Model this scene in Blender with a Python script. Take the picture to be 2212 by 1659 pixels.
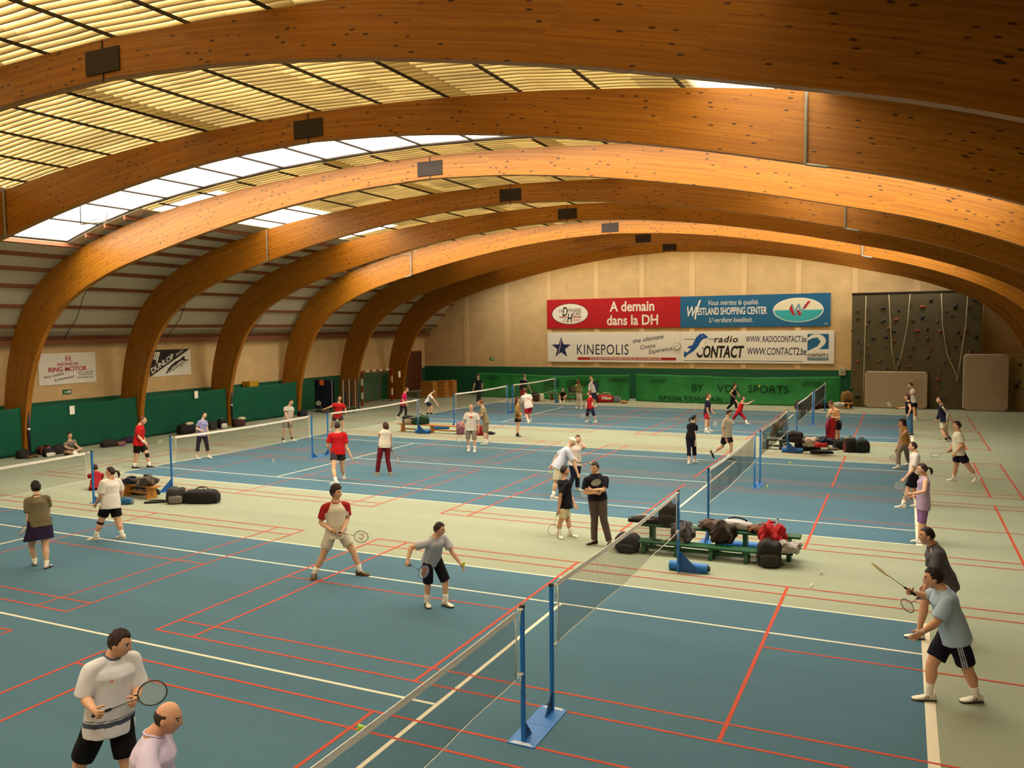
import bpy, bmesh, math, random
from mathutils import Vector, Matrix, noise
import numpy as np
random.seed(7)
for o in list(bpy.data.objects): bpy.data.objects.remove(o)
S = bpy.context.scene
COL = S.collection
PI = math.pi
# ------------------------------------------------------------------ camera
CAM = Vector((-0.3559, -8.602, 4.6225)); YAW, PITCH, ROLL, FPX = 0.4406, 0.0669, -0.0109, 1796.1
_d = Vector((-math.sin(YAW)*math.cos(PITCH), math.cos(YAW)*math.cos(PITCH), -math.sin(PITCH)))
_r = Vector((math.cos(YAW), math.sin(YAW), 0)); _u = _r.cross(_d)
CR = _r*math.cos(ROLL)+_u*math.sin(ROLL); CU = _u*math.cos(ROLL)-_r*math.sin(ROLL); CD = _d
cam = bpy.data.cameras.new('camera'); camo = bpy.data.objects.new('camera', cam); COL.objects.link(camo)
cam.sensor_width = 36; cam.lens = FPX*36/2212; cam.clip_end = 300; cam.clip_start = 0.05
camo.matrix_world = Matrix(((CR.x, CU.x, -CD.x, CAM.x), (CR.y, CU.y, -CD.y, CAM.y), (CR.z, CU.z, -CD.z, CAM.z), (0, 0, 0, 1)))
S.camera = camo
# ------------------------------------------------------------------ sky and exposure
W = bpy.data.worlds.new('overcast_sky'); S.world = W; W.use_nodes = True
_n = W.node_tree; _bg = _n.nodes['Background']
_tc = _n.nodes.new('ShaderNodeTexCoord'); _sep = _n.nodes.new('ShaderNodeSeparateXYZ'); _ramp = _n.nodes.new('ShaderNodeValToRGB')
_n.links.new(_tc.outputs['Generated'], _sep.inputs[0]); _n.links.new(_sep.outputs['Z'], _ramp.inputs[0])
_ramp.color_ramp.elements[0].color = (.45, .43, .37, 1); _ramp.color_ramp.elements[1].color = (1, .915, .74, 1)
_n.links.new(_ramp.outputs[0], _bg.inputs[0]); _bg.inputs[1].default_value = 15.0
S.view_settings.view_transform = 'Standard'; S.view_settings.look = 'None'; S.view_settings.gamma = 1
S.view_settings.exposure = 0.0; S.view_settings.use_curve_mapping = False
S.cycles.use_denoising = True
S.cycles.max_bounces = 7; S.cycles.diffuse_bounces = 5; S.cycles.transmission_bounces = 4; S.cycles.transparent_max_bounces = 12
S.cycles.use_adaptive_sampling = True; S.cycles.adaptive_threshold = .02
S.cycles.sample_clamp_indirect = 6.0
# ------------------------------------------------------------------ pixel helpers (2212 x 1659 frame)
def ray(u, v): return CD + CR*((u-1106)/FPX) - CU*((v-829.5)/FPX)
def G(u, v, z=0.0):
    d = ray(u, v); return CAM + d*((z-CAM.z)/d.z)
def atD(u, v, dep): return CAM + ray(u, v)*dep          # dep: distance along the viewing axis
def onY(u, v, y):
    d = ray(u, v); return CAM + d*((y-CAM.y)/d.y)
def onX(u, v, x):
    d = ray(u, v); return CAM + d*((x-CAM.x)/d.x)
def depth(p): return (Vector(p)-CAM).dot(CD)
# ------------------------------------------------------------------ materials
MAT = {}
def hexc(h):
    h = h.lstrip('#'); c = [int(h[i:i+2], 16)/255 for i in (0, 2, 4)]
    return tuple((x/12.92 if x <= .04045 else ((x+.055)/1.055)**2.4) for x in c)
def mat(name, col, rough=.6, metal=0.0, var=0.0, scale=8.0, bump=0.0, bscale=60.0, spec=.4, sheen=0):
    if name in MAT: return MAT[name]
    if isinstance(col, str): col = hexc(col)
    m = bpy.data.materials.new(name); m.use_nodes = True; MAT[name] = m
    nt = m.node_tree; b = nt.nodes['Principled BSDF']
    b.inputs['Base Color'].default_value = (*col, 1); b.inputs['Roughness'].default_value = rough; b.inputs['Metallic'].default_value = metal
    b.inputs['Specular IOR Level'].default_value = spec
    if var or bump:
        tc = nt.nodes.new('ShaderNodeTexCoord')
    if var:
        nz = nt.nodes.new('ShaderNodeTexNoise'); nz.inputs['Scale'].default_value = scale; nz.inputs['Detail'].default_value = 4
        nt.links.new(tc.outputs['Object'], nz.inputs['Vector'])
        mx = nt.nodes.new('ShaderNodeMix'); mx.data_type = 'RGBA'
        mx.inputs[6].default_value = (*[c*(1-var) for c in col], 1); mx.inputs[7].default_value = (*[min(1, c*(1+var)) for c in col], 1)
        nt.links.new(nz.outputs[0], mx.inputs[0]); nt.links.new(mx.outputs[2], b.inputs['Base Color'])
    if bump:
        n2 = nt.nodes.new('ShaderNodeTexNoise'); n2.inputs['Scale'].default_value = bscale
        nt.links.new(tc.outputs['Object'], n2.inputs['Vector'])
        bp = nt.nodes.new('ShaderNodeBump'); bp.inputs['Strength'].default_value = bump; bp.inputs['Distance'].default_value = .02
        nt.links.new(n2.outputs[0], bp.inputs['Height']); nt.links.new(bp.outputs[0], b.inputs['Normal'])
    return m
def nodes(m): return m.node_tree.nodes, m.node_tree.links, m.node_tree.nodes['Principled BSDF']
# ------------------------------------------------------------------ mesh builder
class MB:
    def __init__(s): s.v = []; s.f = []; s.m = []; s.uv = None
    def add(s, vs, fs, mi=0):
        o = len(s.v); s.v += [tuple(x) for x in vs]; s.f += [tuple(i+o for i in f) for f in fs]; s.m += [mi]*len(fs); return s
    def box(s, lo, hi, mi=0, M=None):
        vs = [Vector((x, y, z)) for z in (lo[2], hi[2]) for y in (lo[1], hi[1]) for x in (lo[0], hi[0])]
        if M is not None: vs = [M @ v for v in vs]
        return s.add(vs, [(0, 2, 3, 1), (4, 5, 7, 6), (0, 1, 5, 4), (2, 6, 7, 3), (0, 4, 6, 2), (1, 3, 7, 5)], mi)
    def rbox(s, lo, hi, r=.02, mi=0, M=None, seg=3):
        # box with rounded vertical edges and softened top and bottom
        xs = []; lo = Vector(lo); hi = Vector(hi); r = min(r, (hi.x-lo.x)*.49, (hi.y-lo.y)*.49, (hi.z-lo.z)*.49)
        def ring(ins, z):
            out = []
            for cx, cy, a0 in ((hi.x-r, hi.y-r, 0), (lo.x+r, hi.y-r, 90), (lo.x+r, lo.y+r, 180), (hi.x-r, lo.y+r, 270)):
                for k in range(seg+1):
                    a = math.radians(a0+90*k/seg); out.append(Vector((cx+(r-ins)*math.cos(a), cy+(r-ins)*math.sin(a), z)))
            return out
        rings = [ring(r, lo.z), ring(r*.3, lo.z+r*.3), ring(0, lo.z+r), ring(0, hi.z-r), ring(r*.3, hi.z-r*.3), ring(r, hi.z)]
        if M is not None: rings = [[M @ p for p in q] for q in rings]
        return s.loft(rings, mi)
    def loft(s, rings, mi=0, cap=True, closed=True):
        n = len(rings[0]); vs = [p for r in rings for p in r]; fs = []
        for i in range(len(rings)-1):
            for j in range(n if closed else n-1):
                k = (j+1) % n; fs.append((i*n+j, i*n+k, (i+1)*n+k, (i+1)*n+j))
        if cap and closed:
            fs.append(tuple(range(n-1, -1, -1))); fs.append(tuple((len(rings)-1)*n+j for j in range(n)))
        return s.add(vs, fs, mi)
    def tube(s, pts, r, n=8, mi=0, cap=True):
        pts = [Vector(p) for p in pts]; rr = r if isinstance(r, (list, tuple)) else [r]*len(pts)
        rings = []; prev = None
        for i, p in enumerate(pts):
            t = (pts[min(i+1, len(pts)-1)]-pts[max(i-1, 0)])
            t = t.normalized() if t.length > 1e-9 else Vector((0, 0, 1))
            a = prev - t*prev.dot(t) if prev is not None else None
            if a is None or a.length < 1e-4:
                a = Vector((0, 0, 1)).cross(t)
                if a.length < .05: a = Vector((1, 0, 0))
                a = a - t*a.dot(t)
            a.normalize(); prev = a; b = t.cross(a)
            rings.append([p+(a*math.cos(2*PI*k/n)+b*math.sin(2*PI*k/n))*rr[i] for k in range(n)])
        return s.loft(rings, mi, cap)
    def ball(s, c, r, n=10, mi=0, M=None):
        c = Vector(c); r = r if hasattr(r, '__len__') else (r, r, r); rings = []
        for i in range(1, n):
            a = PI*i/n; rings.append([Vector((r[0]*math.sin(a)*math.cos(2*PI*j/(2*n)), r[1]*math.sin(a)*math.sin(2*PI*j/(2*n)), -r[2]*math.cos(a))) for j in range(2*n)])
        if M is not None: rings = [[M.to_3x3() @ p for p in q] for q in rings]
        rings = [[c+p for p in q] for q in rings]
        return s.loft(rings, mi)
    def prism(s, poly, thick, M, mi=0):
        # poly in local XY, extruded along local Z by thick, placed with M
        n = len(poly); vs = [M @ Vector((x, y, 0)) for x, y in poly]+[M @ Vector((x, y, thick)) for x, y in poly]
        fs = [tuple(range(n-1, -1, -1)), tuple(range(n, 2*n))]+[(i, (i+1) % n, n+(i+1) % n, n+i) for i in range(n)]
        return s.add(vs, fs, mi)
    def mesh(s, name, mats, smooth=False):
        me = bpy.data.meshes.new(name); me.from_pydata(s.v, [], s.f)
        for m in (mats if isinstance(mats, (list, tuple)) else [mats]): me.materials.append(m)
        if any(s.m): me.polygons.foreach_set('material_index', s.m)
        if smooth: me.polygons.foreach_set('use_smooth', [True]*len(me.polygons))
        me.update(); return me
    def build(s, name, mats, parent=None, smooth=False, origin=None):
        if origin is not None:
            o3 = Vector(origin); s.v = [tuple(Vector(v)-o3) for v in s.v]
        ob = bpy.data.objects.new(name, s.mesh(name, mats, smooth)); COL.objects.link(ob)
        if origin is not None: ob.location = origin
        if parent is not None: ob.parent = parent
        return ob
def fixn(ob):
    bm = bmesh.new(); bm.from_mesh(ob.data); bmesh.ops.recalc_face_normals(bm, faces=bm.faces); bm.to_mesh(ob.data); bm.free(); return ob
def tag(o, label, cat, group=None):
    o['label'] = label; o['category'] = cat
    if group: o['group'] = group
    return o
def struct(o, label=None):
    o['kind'] = 'structure'
    if label: o['label'] = label
    return o
def thing(name, label, cat, loc=(0, 0, 0), rz=0.0, group=None):
    o = bpy.data.objects.new(name, None); COL.objects.link(o); o.location = loc; o.rotation_euler = (0, 0, rz); o.empty_display_size = .1
    return tag(o, label, cat, group)
def copy_thing(o, loc=None, rz=None, label=None, group=None):
    c = o.copy(); COL.objects.link(c)
    if loc is not None: c.location = loc
    if rz is not None: c.rotation_euler = (0, 0, rz)
    if label: c['label'] = label
    if group: c['group'] = group
    def rec(a, b):
        for ch in a.children:
            d = ch.copy(); COL.objects.link(d); d.parent = b; rec(ch, d)
    rec(o, c); return c
def smoothstep(a, b, x):
    t = max(0, min(1, (x-a)/(b-a))); return t*t*(3-2*t)
def text_obj(txt, M, h, m, parent, name='lettering', bold=0.0, shear=0.0, w=None, align='LEFT', space=1.0, depth=.004, narrow=1.0):
    # real lettering: a thin raised mesh. h is the cap height; M maps local x (reading direction), y (up), z (out)
    cu = bpy.data.curves.new('lettering', 'FONT'); cu.body = txt; cu.size = h/.69; cu.shear = shear; cu.offset = bold*h; cu.align_x = align
    cu.space_character = space; cu.extrude = depth/2; cu.resolution_u = 3
    ob = bpy.data.objects.new('tmp', cu); COL.objects.link(ob)
    dg = bpy.context.evaluated_depsgraph_get(); me = bpy.data.meshes.new_from_object(ob.evaluated_get(dg)); bpy.data.objects.remove(ob)
    xs = [v.co.x for v in me.vertices]; sx = narrow
    if w and xs: sx = w/(max(xs)-min(xs))
    base = min(xs) if (w and align == 'LEFT') else 0
    for v in me.vertices: v.co = M @ Vector(((v.co.x-base)*sx, v.co.y, v.co.z+depth/2))
    me.materials.clear(); me.materials.append(m); me.name = name
    o = bpy.data.objects.new(name, me); COL.objects.link(o); o.parent = parent; return o
def coords(me):
    a = np.empty(len(me.vertices)*3, dtype=np.float32); me.vertices.foreach_get('co', a); return a.reshape(-1, 3)
# ================================================================== STRUCTURE
XC = -12.42; BAY = 5.25; Y1 = 1.27; YWALL = 43.2; XW = 19.33; YBACK = -14.0
ARCH_Y = [Y1+BAY*(k-1) for k in range(-1, 9)]          # arch 0, -1 stand behind the camera; 1..8 in view
INT = [(0, 8.68), (2.5, 8.58), (5, 8.3), (7.4, 7.9), (9, 7.58), (10.4, 7.25), (12, 6.9), (13.2, 6.54), (14.3, 6.14), (15.36, 5.66), (16.1, 5.12), (16.7, 4.5), (17.15, 3.7), (17.5, 2.85), (17.76, 1.93), (17.92, .9), (17.95, 0)]
EXT = [(0, 9.3), (2.6, 9.24), (5.2, 9.1), (7.7, 8.84), (9.4, 8.62), (10.9, 8.38), (12.6, 8.0), (14.0, 7.6), (15.2, 7.2), (16.4, 6.64), (17.25, 6.0), (17.9, 5.25), (18.4, 4.4), (18.75, 3.4), (19.0, 2.3), (19.12, 1.1), (19.13, 0)]
def _lift(L): return [(a, b+.15*smoothstep(3, 8.3, b)) for a, b in L]
INT = _lift(INT); EXT = _lift(EXT)
def ext_z(x):
    dx = abs(x-XC); return float(np.interp(dx, [a for a, b in EXT if b > 3.4], [b for a, b in EXT if b > 3.4]))
def roof_z(x):
    dx = abs(x-XC)
    xs = [a for a, b in EXT if b > 4.5]+[18.55, XW]; zs = [b+.14 for a, b in EXT if b > 4.5]+[4.72, 4.45]
    return float(np.interp(dx, xs, zs))
# ---- floor: one carpet, its blue courts and painted lines
FC = [0.0, 15.94, 32.38]
fm = []
def carpet(name, col, col2):
    m = mat(name, col, .95, spec=.15); n, l, b = nodes(m)
    tc = n.new('ShaderNodeTexCoord'); n1 = n.new('ShaderNodeTexNoise'); n1.inputs['Scale'].default_value = 90; n1.inputs['Detail'].default_value = 3
    n2 = n.new('ShaderNodeTexNoise'); n2.inputs['Scale'].default_value = .5; n2.inputs['Detail'].default_value = 5
    mp = n.new('ShaderNodeMapping'); mp.inputs['Scale'].default_value = (.35, 2.2, 1)
    l.new(tc.outputs['Object'], n1.inputs['Vector']); l.new(tc.outputs['Object'], mp.inputs[0]); l.new(mp.outputs[0], n2.inputs['Vector'])
    ad = n.new('ShaderNodeMath'); ad.operation = 'MULTIPLY_ADD'; l.new(n2.outputs[0], ad.inputs[0]); ad.inputs[1].default_value = .6; l.new(n1.outputs[0], ad.inputs[2])
    mx = n.new('ShaderNodeMix'); mx.data_type = 'RGBA'; mx.inputs[6].default_value = (*hexc(col2), 1); mx.inputs[7].default_value = (*hexc(col), 1)
    mr = n.new('ShaderNodeMapRange'); mr.inputs[1].default_value = .55; mr.inputs[2].default_value = 1.05; l.new(ad.outputs[0], mr.inputs[0])
    l.new(mr.outputs[0], mx.inputs[0]); l.new(mx.outputs[2], b.inputs['Base Color'])
    bp = n.new('ShaderNodeBump'); bp.inputs['Strength'].default_value = .15; bp.inputs['Distance'].default_value = .004
    l.new(n1.outputs[0], bp.inputs['Height']); l.new(bp.outputs[0], b.inputs['Normal']); return m
M_green = carpet('carpet_green', '#979c88', '#878d79')
M_blue = carpet('carpet_blue', '#4f6f80', '#446372')
M_wline = mat('line_white', '#d9cfb8', .8, var=.06, scale=3)
M_rline = mat('line_red', '#b33d1e', .8, var=.08, scale=3)
fl = MB()
fl.box((XC-XW-.3, YBACK, -.2), (XC+XW+.3, YWALL+.3, 0), 0)
for yc in FC: fl.add([(-23.77, yc-5.485, .002), (0, yc-5.485, .002), (0, yc+5.485, .002), (-23.77, yc+5.485, .002)], [(0, 1, 2, 3)], 1)
def hline(x0, x1, y, w, mi, z): fl.add([(x0, y-w/2, z), (x1, y-w/2, z), (x1, y+w/2, z), (x0, y+w/2, z)], [(0, 1, 2, 3)], mi)
def vline(x, y0, y1, w, mi, z): fl.add([(x-w/2, y0, z), (x+w/2, y0, z), (x+w/2, y1, z), (x-w/2, y1, z)], [(0, 1, 2, 3)], mi)
for yc in FC:
    for s in (-1, 1):
        hline(-23.77, 0, yc+s*5.46, .05, 2, .0035); hline(-23.77, 0, yc+s*4.115, .05, 2, .0035)
    hline(-18.285, -5.485, yc, .05, 2, .0035)
    for x in (-18.285, -5.485): vline(x, yc-4.115, yc+4.115, .06, 2, .0036)
    vline(.015, yc-5.485, yc+5.485, .12, 2, .0037); vline(-23.74, yc-5.485, yc+5.485, .06, 2, .0037)
ROWS = [(-6.55, -.45), (.45, 6.55), (9.25, 15.42), (16.52, 22.65), (25.75, 31.9), (32.6, 38.75)]
NETX = (-4.12, -19.55)
for nx in NETX:
    for a, b in ROWS:
        for y in (a+.02, a+.48, b-.48, b-.02): hline(nx-6.7, nx+6.7, y, .04, 3, .005)
        for dx in (-6.68, -5.92, -1.98, 1.98, 5.92, 6.68): vline(nx+dx, a, b, .05 if nx > -10 else .04, 3, .0052)
        for s in (-1, 1): hline(nx+s*1.98, nx+s*6.7, (a+b)/2, .04, 3, .0051)
floor = struct(fl.build('floor', [M_green, M_blue, M_wline, M_rline]))
# ---- walls
def blockwall(name, col, band=True):
    m = mat(name, col, .85, spec=.2); n, l, b = nodes(m)
    tc = n.new('ShaderNodeTexCoord'); br = n.new('ShaderNodeTexBrick'); mp = n.new('ShaderNodeMapping')
    l.new(tc.outputs['UV'], mp.inputs[0]); l.new(mp.outputs[0], br.inputs['Vector'])
    br.inputs['Scale'].default_value = 1; br.inputs['Brick Width'].default_value = .4; br.inputs['Row Height'].default_value = .2; br.inputs['Mortar Size'].default_value = .008
    c = hexc(col); br.inputs['Color1'].default_value = (*c, 1); br.inputs['Color2'].default_value = (*[x*.94 for x in c], 1); br.inputs['Mortar'].default_value = (*[x*.92 for x in c], 1)
    nz = n.new('ShaderNodeTexNoise'); nz.inputs['Scale'].default_value = 1.2; nz.inputs['Detail'].default_value = 6; l.new(tc.outputs['UV'], nz.inputs['Vector'])
    mx = n.new('ShaderNodeMix'); mx.data_type = 'RGBA'; mx.blend_type = 'MULTIPLY'; mx.inputs[0].default_value = .35
    l.new(br.outputs[0], mx.inputs[6]); l.new(nz.outputs['Color'], mx.inputs[7])
    rg = n.new('ShaderNodeMapRange'); rg.inputs[3].default_value = .75; rg.inputs[4].default_value = 1.15; l.new(nz.outputs[0], rg.inputs[0]); l.new(rg.outputs[0], mx.inputs[7]); mx.inputs[0].default_value = 1
    l.new(mx.outputs[2], b.inputs['Base Color'])
    bp = n.new('ShaderNodeBump'); bp.inputs['Strength'].default_value = .12; bp.inputs['Distance'].default_value = .01; l.new(br.outputs['Fac'], bp.inputs['Height']); bp.invert = True
    l.new(bp.outputs[0], b.inputs['Normal']); return m
M_block = blockwall('block_cream', '#dbb985')
M_pilaster = mat('pilaster_cream', '#dfbe8b', .85, var=.05, scale=2)
M_greenpaint = mat('dado_green', '#14553a', .6, var=.12, scale=2)
def uvbox(ob, ax):
    uv = ob.data.uv_layers.new(name='UVMap')
    for lp in ob.data.loops:
        c = ob.data.vertices[lp.vertex_index].co; uv.data[lp.index].uv = (c[ax], c.z)
def endwall(name, y0, y1):
    mb = MB(); xs = [XC-XW-.25]+[XC+XW*k/40 for k in range(-40, 41)]+[XC+XW+.25]
    poly = [(xs[0], -.2)]+[(xs[-1], -.2)]+[(x, roof_z(x)+.15) for x in reversed(xs)]
    mb.prism(poly, abs(y1-y0), Matrix(((1, 0, 0, 0), (0, 0, 1, min(y0, y1)), (0, 1, 0, 0), (0, 0, 0, 1))))
    ob = fixn(mb.build(name, [M_block])); uvbox(ob, 0); return struct(ob)
wb = endwall('wall_back', YWALL, YWALL+.3)
pl = MB()
for x in (-28.3, -25.1, -21.95, -18.6, -15.54, -12.32, -9.17, -6.04, -2.95, .27, 3.4): pl.box((x-.16, YWALL-.05, 2.02), (x+.16, YWALL+.02, roof_z(x)))
struct(pl.build('pilaster', [M_pilaster], wb))
dd = MB(); dd.box((XC-XW, YWALL-.04, 0), (-3.0, YWALL+.01, 1.98)); struct(dd.build('dado', [M_greenpaint], wb))
wf = endwall('wall_front', YBACK-.3, YBACK)
for nm, s in (('wall_left', -1), ('wall_right', 1)):
    mb = MB(); x = XC+s*XW; mb.box((min(x, x+s*.3), YBACK, -.2), (max(x, x+s*.3), YWALL+.3, 4.6)); ob = mb.build(nm, [M_block]); uvbox(ob, 1); struct(ob)
    dd = MB(); dd.box((min(x, x-s*.03), YBACK, 0), (max(x, x-s*.03), YWALL, 1.86)); struct(dd.build('dado', [M_greenpaint], ob))
# ---- roof: opaque side panels, purlins, translucent corrugated sheets, clear skylight strips
M_panel = mat('roof_panel', '#b9ae96', .8, var=.05, scale=1.5)
def sheetmat():
    m = bpy.data.materials.new('translucent_sheet'); m.use_nodes = True; n = m.node_tree.nodes; l = m.node_tree.links
    for x in list(n): n.remove(x)
    out = n.new('ShaderNodeOutputMaterial'); tr = n.new('ShaderNodeBsdfTranslucent'); df = n.new('ShaderNodeBsdfDiffuse'); mx = n.new('ShaderNodeMixShader'); mx.inputs[0].default_value = .2
    l.new(tr.outputs[0], mx.inputs[1]); l.new(df.outputs[0], mx.inputs[2]); l.new(mx.outputs[0], out.inputs[0])
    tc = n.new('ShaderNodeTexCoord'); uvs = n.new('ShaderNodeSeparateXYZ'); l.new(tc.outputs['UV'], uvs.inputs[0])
    # tube shading painted into the colour as dirt in the valleys (v = corrugation phase, u = sheet length)
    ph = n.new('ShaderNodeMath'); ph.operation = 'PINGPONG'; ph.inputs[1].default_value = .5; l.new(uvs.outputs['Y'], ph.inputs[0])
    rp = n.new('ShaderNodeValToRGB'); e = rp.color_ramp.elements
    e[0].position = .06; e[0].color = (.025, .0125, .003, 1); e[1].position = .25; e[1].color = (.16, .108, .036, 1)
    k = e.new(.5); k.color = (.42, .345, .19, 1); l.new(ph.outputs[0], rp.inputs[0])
    # each sheet has weathered differently
    fl1 = n.new('ShaderNodeVectorMath'); fl1.operation = 'MULTIPLY'; fl1.inputs[1].default_value = (.8, .2, 1); l.new(tc.outputs['UV'], fl1.inputs[0])
    fl2 = n.new('ShaderNodeVectorMath'); fl2.operation = 'FLOOR'; l.new(fl1.outputs[0], fl2.inputs[0])
    wn = n.new('ShaderNodeTexWhiteNoise'); l.new(fl2.outputs[0], wn.inputs['Vector'])
    nz = n.new('ShaderNodeTexNoise'); nz.inputs['Scale'].default_value = .6; nz.inputs['Detail'].default_value = 5; l.new(tc.outputs['UV'], nz.inputs['Vector'])
    mr = n.new('ShaderNodeMapRange'); mr.inputs[3].default_value = .6; mr.inputs[4].default_value = 1.1; l.new(wn.outputs['Value'], mr.inputs[0])
    mr2 = n.new('ShaderNodeMapRange'); mr2.inputs[1].default_value = .3; mr2.inputs[2].default_value = .7; mr2.inputs[3].default_value = .7; mr2.inputs[4].default_value = 1.15; l.new(nz.outputs[0], mr2.inputs[0])
    mm = n.new('ShaderNodeMath'); mm.operation = 'MULTIPLY'; l.new(mr.outputs[0], mm.inputs[0]); l.new(mr2.outputs[0], mm.inputs[1])
    at = n.new('ShaderNodeAttribute'); at.attribute_name = 'age'; 
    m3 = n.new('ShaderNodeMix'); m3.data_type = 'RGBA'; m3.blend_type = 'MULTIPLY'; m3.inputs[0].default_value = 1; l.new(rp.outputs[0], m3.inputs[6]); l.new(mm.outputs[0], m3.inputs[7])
    # newer clear sheets
    ng = n.new('ShaderNodeMath'); ng.operation = 'MULTIPLY'; ng.inputs[1].default_value = -1; ng.use_clamp = True; l.new(at.outputs['Fac'], ng.inputs[0])
    m5 = n.new('ShaderNodeMix'); m5.data_type = 'RGBA'; l.new(ng.outputs[0], m5.inputs[0]); l.new(m3.outputs[2], m5.inputs[6]); m5.inputs[7].default_value = (.03, .016, .003, 1)
    m4 = n.new('ShaderNodeMix'); m4.data_type = 'RGBA'; m4.clamp_factor = True; l.new(at.outputs['Fac'], m4.inputs[0]); l.new(m5.outputs[2], m4.inputs[6]); m4.inputs[7].default_value = (.8, .74, .6, 1)
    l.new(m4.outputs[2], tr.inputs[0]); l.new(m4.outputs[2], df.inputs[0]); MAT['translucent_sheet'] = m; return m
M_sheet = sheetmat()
M_clear = bpy.data.materials.new('clear_pane'); M_clear.use_nodes = True
_n = M_clear.node_tree.nodes; _l = M_clear.node_tree.links
for x in list(_n): _n.remove(x)
_o = _n.new('ShaderNodeOutputMaterial'); _t = _n.new('ShaderNodeBsdfTransparent'); _tr = _n.new('ShaderNodeBsdfTranslucent'); _mx = _n.new('ShaderNodeMixShader'); _mx.inputs[0].default_value = .35
_t.inputs[0].default_value = (.97, .98, 1, 1); _tr.inputs[0].default_value = (.95, .96, 1, 1)
_l.new(_t.outputs[0], _mx.inputs[1]); _l.new(_tr.outputs[0], _mx.inputs[2]); _l.new(_mx.outputs[0], _o.inputs[0])
M_purlin = mat('purlin_wood', '#7d4a2b', .7, var=.2, scale=3)
M_purdark = mat('purlin_dark', '#2e2012', .7, var=.2, scale=3)
M_steel = mat('galvanised_steel', '#8d8a82', .45, .7)
TR = 10.8; SKX = 14.4
SKY = []                                                # skylight strips (y0, y1)
for k in (-1, 2, 5, 8): SKY.append((Y1+BAY*(k-1)+2.1, Y1+BAY*(k-1)+(4.78 if k > 0 else 3.3)) if k < 8 else (Y1+BAY*(k-1)+2.2, Y1+BAY*(k-1)+3.2))  # strip behind the camera is unseen, added narrow to light the foreground
bounds = sorted(set([YBACK]+[y for s in SKY for y in s]+ARCH_Y+[YWALL+.1]))
def slope_quads(mb, xs, y0, y1, dz=0.0, mi=0):
    o = len(mb.v); mb.v += [(x, y, roof_z(x)+dz) for x in xs for y in (y0, y1)]
    for i in range(len(xs)-1): mb.f.append((o+2*i, o+2*i+1, o+2*i+3, o+2*i+2)); mb.m.append(mi)
def frange(a, b, n): return [a+(b-a)*i/n for i in range(n+1)]
ceil = None
mb = MB()
for s in (-1, 1):
    # slabs beyond the skylights, and between strip ends and translucent zone
    slope_quads(mb, [XC+s*d for d in frange(SKX, XW+.05, 24)], YBACK, YWALL+.2)
    yy = YBACK
    for a, b in SKY+[(YWALL+.2, 0)]:
        if a > yy: slope_quads(mb, [XC+s*d for d in frange(TR, SKX, 14)], yy, min(a, YWALL+.2))
        yy = b
ceil = struct(mb.build('ceiling', [M_panel]))
so = ceil.modifiers.new('thick', 'SOLIDIFY'); so.thickness = .08; so.offset = 1
# translucent corrugated sheets, one object per bay piece
WAVE = .215
def corrugated(y0, y1, newer):
    n = max(2, int(round((y1-y0)/WAVE*8))); xs = sorted(frange(XC-TR, XC+TR, 36)+[XC+c+e for c in (-3.2, 3.5) for e in (-.25, -.235, .235, .25)]); ys = frange(y0, y1, n)
    vs = []; uvs = []; age = []
    for x in xs:
        # lap of the sheets every 1.8 m
        lap = ((x-XC) % 1.8)/1.8*.02
        for y in ys:
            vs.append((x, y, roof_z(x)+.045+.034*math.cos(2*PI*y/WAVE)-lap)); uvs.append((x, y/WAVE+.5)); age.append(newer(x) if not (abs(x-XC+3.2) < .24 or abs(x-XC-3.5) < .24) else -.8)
    nn = n+1; fs = [(i*nn+j, i*nn+j+1, (i+1)*nn+j+1, (i+1)*nn+j) for i in range(len(xs)-1) for j in range(n)]
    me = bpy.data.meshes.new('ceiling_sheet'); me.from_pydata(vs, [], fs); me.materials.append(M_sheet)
    uv = me.uv_layers.new(name='UVMap'); vi = np.empty(len(me.loops), dtype=np.int32); me.loops.foreach_get('vertex_index', vi)
    uv.data.foreach_set('uv', np.array(uvs, dtype=np.float32)[vi].ravel())
    at = me.attributes.new('age', 'FLOAT', 'POINT'); at.data.foreach_set('value', np.array(age, dtype=np.float32))
    me.polygons.foreach_set('use_smooth', [True]*len(me.polygons)); me.update()
    o = bpy.data.objects.new('ceiling_sheet', me); COL.objects.link(o); o.parent = ceil; return struct(o)
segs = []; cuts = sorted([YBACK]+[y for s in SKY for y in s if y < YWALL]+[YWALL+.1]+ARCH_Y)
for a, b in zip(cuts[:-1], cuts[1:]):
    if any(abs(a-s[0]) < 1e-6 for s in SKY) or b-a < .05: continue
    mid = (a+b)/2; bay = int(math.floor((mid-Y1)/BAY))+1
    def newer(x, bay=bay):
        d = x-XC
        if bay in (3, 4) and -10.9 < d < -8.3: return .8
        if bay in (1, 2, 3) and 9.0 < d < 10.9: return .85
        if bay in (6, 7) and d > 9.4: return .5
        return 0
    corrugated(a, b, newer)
# skylight panes
wi = 0
for a, b in SKY:
    b2 = min(b, YWALL); wi += 1
    root = bpy.data.objects.new('window_%d' % wi, None); COL.objects.link(root); struct(root)
    bars = MB(); nP = 18; xs = frange(XC-SKX, XC+SKX, nP)
    for i in range(nP):
        pm = MB(); slope_quads(pm, frange(xs[i], xs[i+1], 3), a, b2, .1); struct(pm.build('pane', [M_clear], root))
    for x in xs:
        bars.tube([(x, a, roof_z(x)+.07), (x, b2, roof_z(x)+.07)], .035, 6)
    for y in (a, b2):
        bars.tube([(x, y, roof_z(x)+.06) for x in frange(XC-SKX, XC+SKX, 60)], .045, 6)
    struct(bars.build('frame', [M_purdark], root))
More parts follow.
